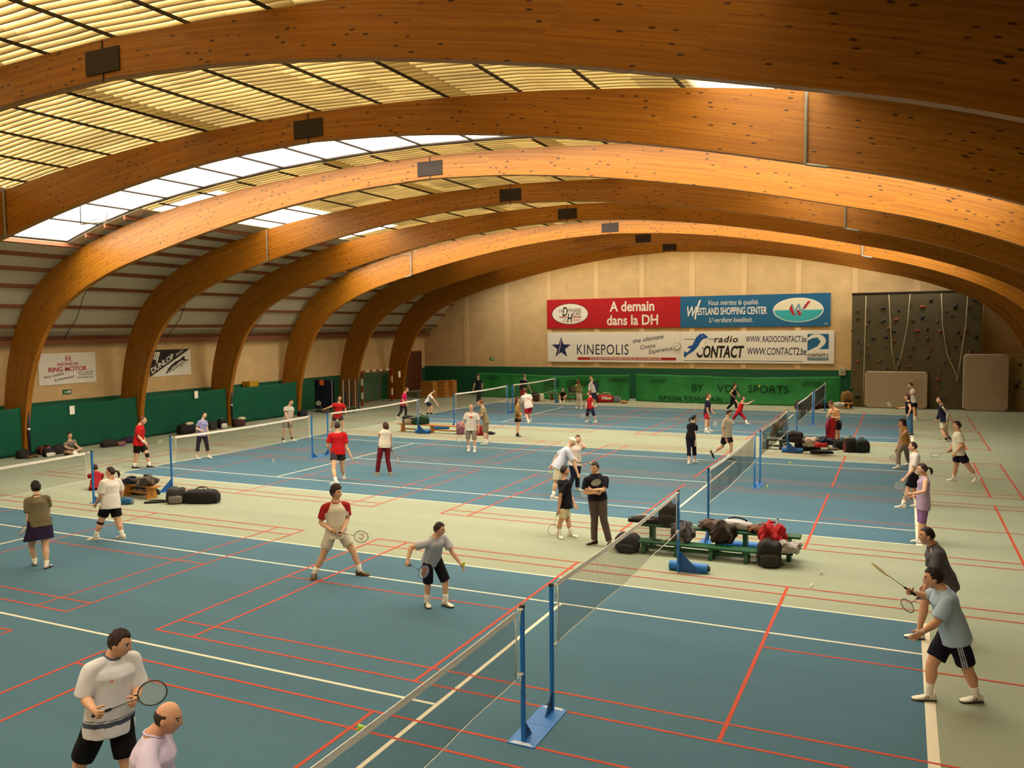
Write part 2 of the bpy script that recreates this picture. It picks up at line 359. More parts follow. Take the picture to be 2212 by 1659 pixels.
# purlins along the hall
ti = 0
def purlin(d, w, h, m, under=0.0):
    global ti
    x = XC+d; z = roof_z(x)-under; e = .1; sl = math.atan2(roof_z(x+e)-roof_z(x-e), 2*e); M = Matrix.Translation((x, 0, z)) @ Matrix.Rotation(-sl, 4, 'Y')
    cuts_ = [YBACK]
    if abs(d) < SKX:
        for q in SKY: cuts_ += [q[0], q[1]]
    cuts_.append(YWALL)
    for y0, y1 in zip(cuts_[::2], cuts_[1::2]):
        if y1-y0 < .05: continue
        ti += 1; b = MB(); b.box((-w/2, y0, -h), (w/2, y1, 0), 0, M); struct(b.build('trim_%d' % ti, [m]))
arcd = [0]; dd_ = 0; x_ = 0
while x_ < XW-.9:                                        # equal steps along the curve
    a = .01; acc = 0
    step = 1.66 if x_ < TR-.5 else .98
    while acc < step and x_ < XW:
        z0 = roof_z(XC+x_); x_ += a; acc += math.hypot(a, roof_z(XC+x_)-z0)
    arcd.append(x_)
for d in arcd[1:]:
    for s in (-1, 1):
        if d < TR: purlin(s*d, .035, .05, M_purdark)
        elif s*d < 0 or d < 19: purlin(s*d, .08, .13, M_purlin)
purlin(0, .035, .05, M_purdark)
for s in (-1, 1):                                       # eave beam
    ti += 1; b = MB(); b.box((XC+s*18.95-.1, YBACK, 4.16), (XC+s*18.95+.1, YWALL, 4.36)); struct(b.build('trim_%d' % ti, [M_purlin]))
# ---- laminated arches
def glulam():
    m = mat('glulam', '#b06a2c', .42, spec=.35); n, l, b = nodes(m)
    tc = n.new('ShaderNodeTexCoord'); sp = n.new('ShaderNodeSeparateXYZ'); l.new(tc.outputs['UV'], sp.inputs[0])
    mp = n.new('ShaderNodeMapping'); mp.inputs['Scale'].default_value = (.5, 30, 1); l.new(tc.outputs['UV'], mp.inputs[0])
    fl_ = n.new('ShaderNodeVectorMath'); fl_.operation = 'FLOOR'; l.new(mp.outputs[0], fl_.inputs[0])
    wn = n.new('ShaderNodeTexWhiteNoise'); l.new(fl_.outputs[0], wn.inputs['Vector'])
    mpg = n.new('ShaderNodeMapping'); mpg.inputs['Scale'].default_value = (1.2, 60, 1); l.new(tc.outputs['UV'], mpg.inputs[0])
    gr = n.new('ShaderNodeTexNoise'); gr.inputs['Scale'].default_value = 1; gr.inputs['Detail'].default_value = 5; l.new(mpg.outputs[0], gr.inputs['Vector'])
    ad = n.new('ShaderNodeMath'); ad.operation = 'ADD'; wq = n.new('ShaderNodeMath'); wq.operation = 'MULTIPLY_ADD'; wq.inputs[1].default_value = .4; wq.inputs[2].default_value = .3; l.new(wn.outputs['Value'], wq.inputs[0]); l.new(wq.outputs[0], ad.inputs[0]); l.new(gr.outputs[0], ad.inputs[1])
    rp = n.new('ShaderNodeValToRGB'); e = rp.color_ramp.elements
    e[0].position = .3; e[0].color = (*hexc('#74420c'), 1); e[1].position = 1.0; e[1].color = (*hexc('#b27216'), 1)
    md = n.new('ShaderNodeMath'); md.operation = 'MULTIPLY'; md.inputs[1].default_value = .66; l.new(ad.outputs[0], md.inputs[0]); l.new(md.outputs[0], rp.inputs[0])
    # knots
    mk = n.new('ShaderNodeMapping'); mk.inputs['Scale'].default_value = (3.6, 10, 1); l.new(tc.outputs['UV'], mk.inputs[0])
    vo = n.new('ShaderNodeTexVoronoi'); vo.inputs['Scale'].default_value = 1; vo.inputs['Randomness'].default_value = 1; l.new(mk.outputs[0], vo.inputs['Vector'])
    kn = n.new('ShaderNodeMapRange'); kn.inputs[1].default_value = .13; kn.inputs[2].default_value = .21; kn.inputs[3].default_value = 1; kn.inputs[4].default_value = 0; l.new(vo.outputs['Distance'], kn.inputs[0])
    # only some cells carry a knot
    sc = n.new('ShaderNodeSeparateColor'); l.new(vo.outputs['Color'], sc.inputs[0]); gt = n.new('ShaderNodeMath'); gt.operation = 'GREATER_THAN'; gt.inputs[1].default_value = .22; l.new(sc.outputs[0], gt.inputs[0])
    mk2 = n.new('ShaderNodeMath'); mk2.operation = 'MULTIPLY'; l.new(kn.outputs[0], mk2.inputs[0]); l.new(gt.outputs[0], mk2.inputs[1])
    mx = n.new('ShaderNodeMix'); mx.data_type = 'RGBA'; l.new(mk2.outputs[0], mx.inputs[0]); l.new(rp.outputs[0], mx.inputs[6]); mx.inputs[7].default_value = (*hexc('#3d2110'), 1)
    # glue lines
    fr = n.new('ShaderNodeMath'); fr.operation = 'FRACT'; s2 = n.new('ShaderNodeSeparateXYZ'); l.new(mp.outputs[0], s2.inputs[0]); l.new(s2.outputs['Y'], fr.inputs[0])
    lt = n.new('ShaderNodeMath'); lt.operation = 'LESS_THAN'; lt.inputs[1].default_value = .09; l.new(fr.outputs[0], lt.inputs[0])
    m2 = n.new('ShaderNodeMath'); m2.operation = 'MULTIPLY'; m2.inputs[1].default_value = .22; l.new(lt.outputs[0], m2.inputs[0])
    mx2 = n.new('ShaderNodeMix'); mx2.data_type = 'RGBA'; l.new(m2.outputs[0], mx2.inputs[0]); l.new(mx.outputs[2], mx2.inputs[6]); mx2.inputs[7].default_value = (*hexc('#5b3214'), 1)
    l.new(mx2.outputs[2], b.inputs['Base Color']); return m
M_glulam = glulam(); M_plate = mat('steel_plate_brown', '#281a10', .55, .3); M_seam = mat('strap_dark', '#2c2018', .6)
def resample(pts, n):
    P = np.array(pts, float); s = np.concatenate([[0], np.cumsum(np.hypot(*np.diff(P, axis=0).T))]); t = np.linspace(0, s[-1], n)
    # smooth Catmull-like resample by dense linear + moving average
    X = np.interp(t, s, P[:, 0]); Z = np.interp(t, s, P[:, 1])
    for _ in range(6):
        X[1:-1] = (X[:-2]+2*X[1:-1]+X[2:])/4; Z[1:-1] = (Z[:-2]+2*Z[1:-1]+Z[2:])/4
    return list(zip(X, Z))
def arch_mesh(thick):
    N = 61; I = resample(INT, N); E = resample(EXT, N)
    I = [(-x, z) for x, z in reversed(I)]+I[1:]; E = [(-x, z) for x, z in reversed(E)]+E[1:]
    n = len(I); vs = []; uvv = []; s = 0
    for i in range(n):
        if i: s += math.hypot(I[i][0]-I[i-1][0], I[i][1]-I[i-1][1])
        th = math.hypot(E[i][0]-I[i][0], E[i][1]-I[i][1])
        for (q, y, v) in ((I[i], 0, 0), (E[i], 0, th), (E[i], thick, th), (I[i], thick, 0)): vs.append((q[0], y, q[1])); uvv.append((s, v))
    fs = []; uvs = []
    for i in range(n-1):
        for k in range(4):
            a, b = i*4+k, i*4+(k+1) % 4; c, d = (i+1)*4+(k+1) % 4, (i+1)*4+k
            fs.append((a, b, c, d))
            if k == 3:      # soffit
                uvs += [(uvv[a][0], .2), (uvv[b][0], .0), (uvv[c][0], .0), (uvv[d][0], .2)]
            else: uvs += [uvv[a], uvv[b], uvv[c], uvv[d]]
    fs += [(0, 1, 2, 3), (4*n-1, 4*n-2, 4*n-3, 4*n-4)]; uvs += [(0, 0)]*8
    me = bpy.data.meshes.new('rib'); me.from_pydata(vs, [], fs); me.materials.append(M_glulam)
    uv = me.uv_layers.new(name='UVMap')
    # keep loop order equal to the face order above
    uv.data.foreach_set('uv', np.array(uvs, dtype=np.float32).ravel()); me.update()
    return me
AM = arch_mesh(.2)
ORD = ['', 'first', 'second', 'third', 'fourth', 'fifth', 'sixth', 'seventh', 'eighth']
for k in range(-1, 9):
    y = Y1+BAY*(k-1)
    lab = 'behind the gallery' if k < 1 else ('%s arch counted from the gallery%s' % (ORD[k], ', lit golden by the skylight' if k in (3, 6) else 'nearest the banner wall' if k == 8 else ''))
    a = thing('timber_arch', ('curved timber arch, '+lab) if k > 0 else 'curved laminated timber roof arch over the gallery'+(' rail' if k == 0 else ' stairs'), 'arch', (XC, y, 0), 0, 'laminated timber arches')
    r = bpy.data.objects.new('rib', AM); COL.objects.link(r); r.parent = a
    b = MB(); b.rbox((-.40, -.025, 8.9), (.40, -.002, 9.3), .008); b.build('apex_plate', [M_plate], a)
    b = MB(); b.box((-.012, -.018, 8.76), (.012, -.002, 9.42)); b.build('joint_strap', [M_seam], a)
    if k in (2, 4, 6):
        for s in (-1, 1):
            d = s*10.5
            zi = float(np.interp(10.5, [q[0] for q in INT], [q[1] for q in INT]))
            b = MB(); b.tube([(d, -.05, zi-.02), (d, -.05, zi+1.2)], .03, 8); b.tube([(d, -.05, zi-.02), (d+s*.35, -.05, zi-.1)], .025, 8); b.build('drain_pipe', [M_steel], a)
# ================================================================== WALL FITTINGS
M_boardw = mat('board_white', '#e9e3d6', .55, var=.03, scale=2); M_red = mat('board_red', '#b5151c', .5); M_blueb = mat('board_blue', '#1d6089', .5)
M_ink = mat('ink_black', '#1d1512', .6); M_inkn = mat('ink_navy', '#1b2350', .6); M_inkr = mat('ink_red', '#b01f26', .6); M_inkw = mat('ink_white', '#ece5d6', .6); M_paper = mat('paper', '#ece8dc', .7)
def wallM(x, y, z): return Matrix(((1, 0, 0, x), (0, 0, -1, y), (0, 1, 0, z), (0, 0, 0, 1)))          # end wall: reading direction +X, facing -Y
def leftM(x, y, z): return Matrix(((0, 0, 1, x), (1, 0, 0, y), (0, 1, 0, z), (0, 0, 0, 1)))            # left wall: reading direction +Y, facing +X
def board(name, label, M, w, h, m, t=.04, cat='sign'):
    r = thing(name, label, cat, M.to_translation()); L = Matrix.Translation(-M.to_translation()) @ M
    b = MB(); b.rbox((0, 0, -t), (w, h, 0), .006, 0, L); b.build('board', [m], r); return r, L
def poly(par, L, pts, m, z=.002, name='emblem', t=.004):
    b = MB(); b.prism(pts, t, L @ Matrix.Translation((0, 0, z-.001)), 0); return fixn(b.build(name, [m], par))
def ell(cx, cy, a, b, n=40, t0=0, t1=2*PI): return [(cx+a*math.cos(t0+(t1-t0)*k/n), cy+b*math.sin(t0+(t1-t0)*k/n)) for k in range(n)]
def TX(par, L, txt, x, y, h, m, w=None, z=.004, **k): return text_obj(txt, L @ Matrix.Translation((x, y, z)), h, m, par, w=w, **k)
YB = YWALL-.10
# red newspaper board
r, L = board('advertising_board', 'red advertising board with a white oval newspaper emblem', wallM(-22.08, YB, 4.57), 9.03, 1.93, M_red)
poly(r, L, ell(1.65, .96, 1.3, .70), M_ink, .001); poly(r, L, ell(1.65, .96, 1.26, .665), M_inkw, .004)
TX(r, L, 'LA', .86, 1.08, .22, M_ink, .27, .008, shear=.2); TX(r, L, 'D', 1.12, .83, .58, M_ink, .36, .008, bold=.03, shear=.2); TX(r, L, 'ERNIERE', 1.48, 1.08, .23, M_ink, 1.0, .008, shear=.2)
TX(r, L, 'H', 1.45, .40, .56, M_ink, .38, .008, bold=.03, shear=.2); TX(r, L, 'EURE', 1.82, .84, .22, M_ink, .6, .008, shear=.2); TX(r, L, 'LES', 1.12, .45, .17, M_inkr, .28, .008, shear=.2); TX(r, L, 'SPORTS', 1.85, .45, .17, M_inkr, .58, .008, shear=.2)
poly(r, L, [(.9, .72), (1.42, .72), (1.44, .78), (.9, .78)], M_inkr, .008); poly(r, L, [(1.82, .72), (2.45, .72), (2.45, .78), (1.83, .78)], M_inkr, .008)
TX(r, L, 'A demain', 4.42, 1.08, .62, M_inkw, 2.95, bold=.03); TX(r, L, 'dans la DH', 4.22, .2, .62, M_inkw, 3.4, bold=.03)
# blue shopping centre board
r, L = board('advertising_board', 'blue advertising board of a shopping center with an oval emblem', wallM(-13.04, YB, 4.55), 8.8, 1.93, M_blueb)
TX(r, L, 'Vous méritez la qualité.', 1.74, 1.36, .30, M_inkw, 3.0, shear=.25); TX(r, L, 'ESTLAND SHOPPING CENTER', 1.08, .78, .42, M_inkw, 4.15, bold=.025)
TX(r, L, 'W', .42, .68, .62, M_inkw, .62, bold=.02, shear=.25); poly(r, L, [(.88, .5), (.97, .5), (1.02, .9), (1.3, 1.72), (1.16, 1.66), (.93, .95)], M_inkw)
TX(r, L, 'U verdient kwaliteit.', 1.8, .3, .30, M_inkw, 2.6, shear=.25)
M_teal = mat('emblem_teal', '#38a9ae', .5); M_cream = mat('emblem_cream', '#e6dcc0', .5)
poly(r, L, ell(7.0, .97, 1.42, .72), M_inkw, .001); poly(r, L, ell(7.0, .97, 1.36, .68, 40, 0, PI)+[(5.64, .97)], M_cream, .004); poly(r, L, ell(7.0, .97, 1.36, .68, 40, PI, 2*PI)+[(8.36, .97)], M_teal, .004)
TX(r, L, 'W', 6.6, .74, .56, mat('emblem_grey', '#7f9aa6', .5), .9, .009, bold=.04, shear=.15); poly(r, L, [(7.3, 1.05), (7.4, 1.02), (7.72, 1.5), (7.52, 1.46)], M_inkr, .011)
poly(r, L, [(6.5, 1.05), (6.62, 1.3), (6.78, .78), (6.9, .66), (6.72, .66), (6.6, .84)], M_inkr, .011); poly(r, L, [(6.95, .95), (7.0, .68), (7.16, .64), (7.2, .82), (7.1, .8), (7.05, .98)], M_inkr, .011)
TX(r, L, 'AA', 8.45, .1, .10, M_inkw, .22, .006)
# white cinema board
r, L = board('advertising_board', 'white advertising board with a navy star and slim navy capitals', wallM(-22.05, YB, 2.35), 9.0, 1.95, M_boardw)
st = []
for k in range(10): a = PI/2+k*PI/5; q = .72 if k % 2 == 0 else .29; st.append((.98+q*math.cos(a), .93+q*math.sin(a)))
poly(r, L, st, M_inkn)
for k in range(11): t = k/10; poly(r, L, ell(1.0-.27*t+.0, 1.42-1.05*t, .035, .035, 10), M_inkw, .007, 'dot')
TX(r, L, 'KINEPOLIS', 2.1, .5, .66, M_inkn, 3.55, space=1.1); poly(r, L, [(2.15, .14), (8.75, .14), (8.75, .32), (2.15, .32)], M_inkr)
TX(r, L, 'PROGRAMMATION-PROGRAMMER 0900 000 555 WWW.KINEPOLIS.COM', 3.0, .175, .11, M_inkw, 4.8, .007, bold=.02, shear=.25)
for tx, x, y, w in (('the ultimate', 5.95, 1.22, 2.05), ('Cinema', 6.45, .82, .98), ('Experience..', 7.0, .55, 1.65)): text_obj(tx, L @ Matrix.Translation((x, y, .004)) @ Matrix.Rotation(.16, 4, 'Z'), .27, M_inkn, r, w=w, shear=.3)
ck = thing('wall_clock', 'round pale wall clock over the two white boards', 'clock', (-13.24, YB-.03, 3.4)); CL = wallM(0, 0, 0)
b = MB(); b.tube([(0, .03, 0), (0, -.06, 0)], .23, 28); b.build('case', [mat('clock_rim', '#8d8a72', .5)], ck)
b = MB(); b.tube([(0, -.055, 0), (0, -.065, 0)], .2, 28); b.build('dial', [M_paper], ck)
for a, l, w in ((.6, .1, .014), (-2.2, .16, .010)): b = MB(); b.box((-w, -.075, -.01), (w, -.068, l), 0, Matrix.Rotation(a, 4, 'Y')); b.build('clock_hand', [M_ink], ck)
# white radio board
r, L = board('advertising_board', 'white radio advertising board with a blue leaping dolphin emblem', wallM(-13.04, YB, 2.35), 9.03, 1.95, M_boardw)
for y in (.12,): poly(r, L, [(.2, y), (7.3, y), (7.3, y+.03), (.2, y+.03)], M_ink)
poly(r, L, [(.22, 1.46), (.9, 1.46), (.9, 1.49), (.22, 1.49)], M_ink); poly(r, L, [(1.75, 1.46), (2.2, 1.46), (2.2, 1.49), (1.75, 1.49)], M_ink)
M_dol = mat('emblem_blue', '#1d5496', .5)
dol = [(.22, .42), (.26, .72), (.42, .62), (.62, .82), (.78, 1.15), (.98, 1.55), (1.2, 1.78), (1.45, 1.82), (1.62, 1.66), (1.72, 1.6), (1.62, 1.52), (1.42, 1.48), (1.28, 1.34), (1.12, 1.02), (.9, .78), (.68, .62), (.46, .53), (.3, .34)]
poly(r, L, [(x+.03, y-.0) for x, y in dol], M_ink, .001); poly(r, L, [(1.62, 1.54), (1.4, 1.46), (1.27, 1.3), (1.1, 1.0), (.88, .76), (.62, .58), (.95, .55), (1.3, .78), (1.52, 1.1), (1.6, 1.38), (1.75, 1.5)], M_inkw, .006); poly(r, L, dol, M_dol, .008)
poly(r, L, [(.72, 1.1), (.5, 1.02), (.45, .9), (.75, .95)], M_dol, .008); poly(r, L, ell(1.38, 1.66, .03, .03, 10), M_inkw, .014, 'dot')
TX(r, L, 'radio', 2.1, 1.28, .38, M_ink, 1.45, bold=.03, shear=.2, space=1.15); TX(r, L, 'CONTACT', 1.02, .36, .68, M_ink, 2.9, bold=.05, shear=.2)
TX(r, L, 'WWW. RADIOCONTACT.be', 4.0, 1.28, .36, M_inkn, 3.5, bold=.012, shear=.1); TX(r, L, 'WWW.CONTACT2.be', 4.1, .52, .42, M_inkn, 3.4, bold=.012, shear=.1)
poly(r, L, [(7.55, .62), (8.72, .62), (8.72, 1.75), (7.55, 1.75)], M_blueb)
two = [(7.55, 1.5)]+[(8.05+.52*math.cos(a), 1.34+.40*math.sin(a)) for a in [PI*.85-PI*1.1*k/14 for k in range(15)]]+[(8.2, .86), (8.72, .86), (8.72, .62), (7.55, .62), (7.55, .74), (8.1, 1.02), (8.28, 1.3), (8.1, 1.55), (7.8, 1.5), (7.55, 1.36)]
poly(r, L, two, M_inkw, .006)
TX(r, L, 'CONTACT 2', 7.55, .42, .15, M_ink, 1.16, bold=.04); poly(r, L, [(7.55, .2), (8.72, .2), (8.72, .36), (7.55, .36)], M_blueb); TX(r, L, "L'AUTRE RADIO", 7.58, .235, .09, M_inkw, 1.1, .008)
# boards on the long wall
XLB = XC-XW+.05
r, L = board('advertising_board', 'white advertising board with red capitals and black handwriting on the long wall', leftM(XLB, 13.42, 2.52), 2.62, 1.29, M_boardw)
poly(r, L, [(1.17, .94), (1.47, .94), (1.45, 1.17), (1.19, 1.17)], M_inkr); poly(r, L, [(1.185, .955), (1.455, .955), (1.437, 1.155), (1.203, 1.155)], M_inkw, .006)
for px_ in ([(1.22, .97), (1.27, .97), (1.265, 1.04), (1.375, 1.04), (1.37, .97), (1.42, .97), (1.41, 1.14), (1.365, 1.14), (1.37, 1.075), (1.27, 1.075), (1.275, 1.14), (1.23, 1.14)],): poly(r, L, px_, M_inkr, .010)
TX(r, L, 'HONDA', .84, .76, .13, M_inkr, .95, bold=.02); TX(r, L, 'RING MOTOR', .42, .53, .18, M_inkr, 1.75, bold=.03)
for tx, x, y, w in (('Vous souhaite', .22, .27, .9), ('la bienvenue!', .68, .13, .9)): text_obj(tx, L @ Matrix.Translation((x, y, .004)) @ Matrix.Rotation(.14, 4, 'Z'), .12, M_ink, r, w=w, shear=.3)
TX(r, L, '98 AV. G. HENRI 1200', 1.75, .42, .06, M_ink, .7); TX(r, L, '1200 BRUXELLES', 1.8, .33, .06, M_ink, .62); TX(r, L, 'Tél. 02/538.15.38', 1.7, .2, .075, M_ink, .74)
r, L = board('advertising_board', 'black and white board split diagonally, with a leaping cat emblem', leftM(XLB, 18.85, 2.56), 2.45, 1.24, M_boardw)
poly(r, L, [(0, 0), (0, 1.24), (2.4, 1.24)], M_ink); poly(r, L, [(.12, 1.14), (.62, 1.14), (.42, .62), (.36, .62), (.40, .76), (.2, .8), (.12, .95)], M_inkw, .006); poly(r, L, ell(.3, .95, .17, .17), M_ink, .010); poly(r, L, ell(.3, .95, .145, .145), M_inkw, .014); TX(r, L, 'D', .22, .87, .16, M_ink, .15, .019, bold=.03)
text_obj('DUNLOP', L @ Matrix.Translation((.12, .16, .007)) @ Matrix.Rotation(.477, 4, 'Z'), .23, M_inkw, r, w=1.5, bold=.04, shear=.1); text_obj('SPORT', L @ Matrix.Translation((1.58, .92, .007)) @ Matrix.Rotation(.477, 4, 'Z'), .10, M_inkw, r, w=.5, bold=.02)
poly(r, L, [(.85, .22), (1.0, .30), (1.25, .5), (1.5, .66), (1.75, .74), (1.9, .84), (2.02, .9), (2.1, .86), (2.02, .8), (2.2, .7), (2.3, .74), (2.25, .66), (2.05, .68), (1.9, .70), (1.7, .62), (1.55, .5), (1.4, .46), (1.25, .36), (1.1, .22), (.95, .1), (.9, .14), (1.1, .34)], M_ink)
text_obj('Slazenger', L @ Matrix.Translation((1.1, .13, .004)) @ Matrix.Rotation(.42, 4, 'Z'), .2, M_ink, r, w=1.15, narrow=.8)
def exit_sign(label, M):
    r, L = board('exit_sign', label, M, .38, .19, mat('exit_green', '#0f6b3c', .5), .03)
    poly(r, L, [(.2, .05), (.34, .05), (.34, .15), (.2, .15)], M_inkw); poly(r, L, [(.05, .03), (.09, .08), (.07, .12), (.12, .13), (.16, .09), (.13, .03), (.11, .07)], M_inkw)
exit_sign('small green exit sign on the long wall below the red-lettered board', leftM(XLB, 14.45, 2.1)); exit_sign('small green exit sign above the brown door', leftM(XLB, 40.9, 3.12)); exit_sign('small green exit sign on the banner wall beside the white boards', wallM(-26.5, YWALL-.03, 2.42))
# door with its step
dr = thing('door_1', 'tall brown wooden double door near the corner', 'door', (XC-XW, 41.6, 0)); dr['kind'] = 'structure'
M_door = mat('door_brown', '#5a3019', .5, var=.15, scale=3)
for k, y in enumerate((-.93, .01)): b = MB(); b.rbox((.02, y, .02), (.08, y+.92, 3.0), .01); b.build('door_leaf', [M_door], dr)
b = MB(); b.box((.0, -1.03, 0), (.1, -.94, 3.1)); b.box((0, .94, 0), (.1, 1.03, 3.1)); b.box((0, -1.03, 3.0), (.1, 1.03, 3.1)); b.build('door_frame', [M_purlin], dr)
b = MB(); b.tube([(.08, -.08, 1.05), (.14, -.08, 1.05), (.14, -.2, 1.05)], .012, 6); b.build('door_handle', [M_steel], dr)
st_ = thing('doorstep', 'grey speckled step block in front of the brown door', 'step', (XC-XW+.75, 41.3, 0)); b = MB(); b.rbox((-.6, -1.3, 0), (.55, 1.2, .34), .02); b.rbox((-.1, -1.3, .34), (.55, 1.2, .5), .02) if False else None; b.build('block', [mat('step_grey', '#8a8576', .85, var=.3, scale=20)], st_)
# ------------------------------------------------------------------ climbing wall, ropes, mats
M_rock = mat('climbing_panel', '#5a5036', .85, var=.12, scale=2, bump=.5, bscale=14)
YC = 41.75
cw = thing('climbing_wall', 'large grey-brown climbing wall dotted with coloured holds', 'climbing wall', (0, YC, 0))
b = MB(); b.rbox((-3.02, 0, 0), (3.36, .5, 6.33), .02); b.build('panel', [M_rock], cw)
b = MB(); b.box((-3.04, -.03, 6.3), (3.38, .5, 6.38)); b.build('top_rail', [M_ink], cw)
HC = [mat('hold_'+c, '#'+c, .6) for c in ('8c3b24', '243a33', '2c3640', '5a2a22', '7a4a2c', '1f2a26')]
hm_ = []
for c in HC:
    q = MB(); q.ball((0, 0, 0), (.085, .06, .065), 5); hm_.append(q.mesh('climbing_hold', [c], True))
rr_ = random.Random(5); nh = 0
for gx in range(9):
    for gz in range(11):
        x = -2.75+gx*.7+rr_.uniform(-.25, .25); z = .5+gz*.55+rr_.uniform(-.2, .2)
        if z > 6.1: continue
        o = bpy.data.objects.new('climbing_hold', hm_[rr_.randrange(6)]); COL.objects.link(o); o.parent = cw; k_ = rr_.uniform(.7, 1.4); o.location = (x, -.02, z); o.scale = (k_*rr_.uniform(.8, 1.5), k_, k_); o.rotation_euler = (0, rr_.uniform(0, 3), 0)
M_rope = mat('rope', '#b5a582', .9)
for lab, pts in (('straight pale climbing rope near the edge beside the banners', [(-2.3, 6.2), (-2.32, 4), (-2.35, 1.5), (-2.36, .1)]), ('slanting pale climbing rope, the one meeting its neighbour above the wide grey mat', [(-1.15, 6.25), (-1.05, 4.6), (-.95, 3.2), (-.75, 2.15)]), ('pale climbing rope leaning the other way towards the wide mat', [(-.1, 6.25), (-.2, 4.6), (-.45, 3.0), (-.7, 2.1)]), ('slack pale climbing rope curving down to the gap between the mats', [(1.4, 6.25), (1.5, 4.5), (1.75, 3.0), (2.2, 1.9), (2.25, 1.45)]), ('pale climbing rope close to the top corner above the tall mat', [(2.65, 6.2), (2.6, 4.6), (2.4, 2.8), (2.25, 1.5)])):
    b = MB(); b.tube([Vector((x, YC-.13, z)) for x, z in pts], .022, 6); o = b.build('climbing_rope', [M_rope], None, True, (0, YC, 0)); tag(o, lab, 'rope', 'climbing ropes')
M_mat = mat('crash_mat', '#a8957c', .65, var=.06, scale=3); M_matd = mat('mat_edge', '#6d5f50', .7)
def crash_mat(label, x0, x1, h, y, seed):
    r = thing('crash_mat', label, 'mat', ((x0+x1)/2, y, 0)); w = (x1-x0)/2; c = .12; rings = []
    for yy, ins in ((-.3, .03), (-.27, 0), (-.02, 0), (0, .03)):
        rings.append([Vector((x, yy+.12*(1-z/h) if False else yy, z)) for x, z in [(-w+c, .02+ins), (w-c, .02+ins), (w-ins, c), (w-ins, h-c), (w-c, h-ins), (-w+c, h-ins), (-w+ins, h-c), (-w+ins, c)]])
    b = MB(); b.loft(rings); o = b.build('cover', [M_mat], r)
    bv = o.modifiers.new('b', 'BEVEL'); bv.width = .02; bv.segments = 2
    for k in range(6):                                      # sagging folds of the cover
        q = MB(); t = k/6; s_ = -1 if False else 1; x1_ = w*.92-.05*k; z1_ = h*(.30+.11*k); q.tube([(x1_-.75+.04*k, -.302, z1_-.45), (x1_-.35, -.312, z1_-.22), (x1_, -.303, z1_)], [.004, .016, .004], 6); q.build('fold', [M_mat], r, True)
    q = MB(); q.rbox((-w+.1, -.29, 0), (w-.1, -.02, .03), .01); q.build('base_edge', [M_matd], r)
    for sx in (-1, 1):
        q = MB(); q.prism([(0, 0), (.16*-sx, 0), (0, .16)], .01, Matrix(((1, 0, 0, sx*(w-.02)), (0, 0, -1, -.305), (0, 1, 0, .05), (0, 0, 0, 1)))); fixn(q.build('corner_patch', [M_matd], r))
crash_mat('wide pale grey crash mat leaning against the climbing wall', -2.28, .84, 2.03, YC-.1, 1); crash_mat('tall grey crash mat standing upright beside the climbing wall edge', 2.52, 4.62, 3.0, YC-.1, 2)
bw = thing('boulder_panel', 'yellowish boulder panel with dark holds at the far corner', 'climbing wall', (5.85, 42.2, 0)); b = MB(); b.prism([(-1.0, .95), (-.85, .5), (.9, -2.2), (.9, .95)], 2.75, Matrix.Identity(4)); fixn(b.build('panel', [mat('boulder', '#9a8450', .85, var=.15, scale=3, bump=.5, bscale=12)], bw))
for k in range(14):
    t = rr_.uniform(.02, .8); o = bpy.data.objects.new('climbing_hold', hm_[rr_.choice((1, 2, 5))]); COL.objects.link(o); o.parent = bw; o.location = (-.85+1.85*t-.02, .5-2.7*t-.02, rr_.uniform(.5, 2.6)); o.rotation_euler = (0, 0, -.95); o.scale = (1.2, 1.2, 1.2)
cm_ = thing('floor_mat', 'dark green-edged mat propped low below the boulder panel', 'mat', (6.15, 40.5, 0)); b = MB(); b.rbox((-.12, -1.3, 0), (.12, .9, 1.1), .03, 0, Matrix.Rotation(.5, 4, 'Y') @ Matrix.Rotation(-.5, 4, 'Z')); b.build('cover', [mat('mat_olive', '#7a7458', .8)], cm_)
# ------------------------------------------------------------------ green curtains along the long wall
M_curt = mat('curtain_green', '#12503a', .8, var=.12, scale=1.5, spec=.2); M_rodd = mat('bare_post', '#14181c', .6)
XCU = XC-17.98
def sheet(name, x0, y0, x1, y1, ztop, zbot, m, amp, seed, par=None, nu=70, nv=16, bulge=.15, sag=.06):
    rnd = random.Random(seed); ph = [rnd.uniform(0, 6) for _ in range(5)]; L_ = math.hypot(x1-x0, y1-y0); nx, ny = -(y1-y0)/L_, (x1-x0)/L_
    vs = []; fs = []
    for i in range(nu+1):
        t = i/nu
        for j in range(nv+1):
            q = j/nv; zt = ztop-sag*math.sin(PI*t)*(1+.3*math.sin(9*t+ph[0]))-.02*abs(math.sin(PI*6*t)); z = zt+(zbot-zt)*q
            w = amp*((.35+.65*q)*(math.sin(t*L_*2.3+ph[1]+q*1.7)+.6*math.sin(t*L_*5.1+ph[2]-q*2.4)+.4*math.sin(t*L_*9+ph[3]+q*3)))+bulge*q**1.5*math.sin(PI*t)**.5+.05*math.sin(q*7+t*12+ph[4])*math.sin(PI*t)*amp*8
            vs.append((x0+(x1-x0)*t-nx*w, y0+(y1-y0)*t-ny*w, z))
    for i in range(nu):
        for j in range(nv): a = i*(nv+1)+j; fs.append((a, a+1, a+nv+2, a+nv+1))
    b = MB(); b.v = vs; b.f = fs; b.m = [0]*len(fs); o = b.build(name, [m], par, True); so = o.modifiers.new('t', 'SOLIDIFY'); so.thickness = .012; return o
cl_ = ['green curtain in the bay nearest the gallery, cut by the frame edge', 'green curtain with a white sheet behind the sitting person', 'green curtain with a white sheet behind the woman in lavender', 'green curtain before the dark folded tables, under the yellow box']
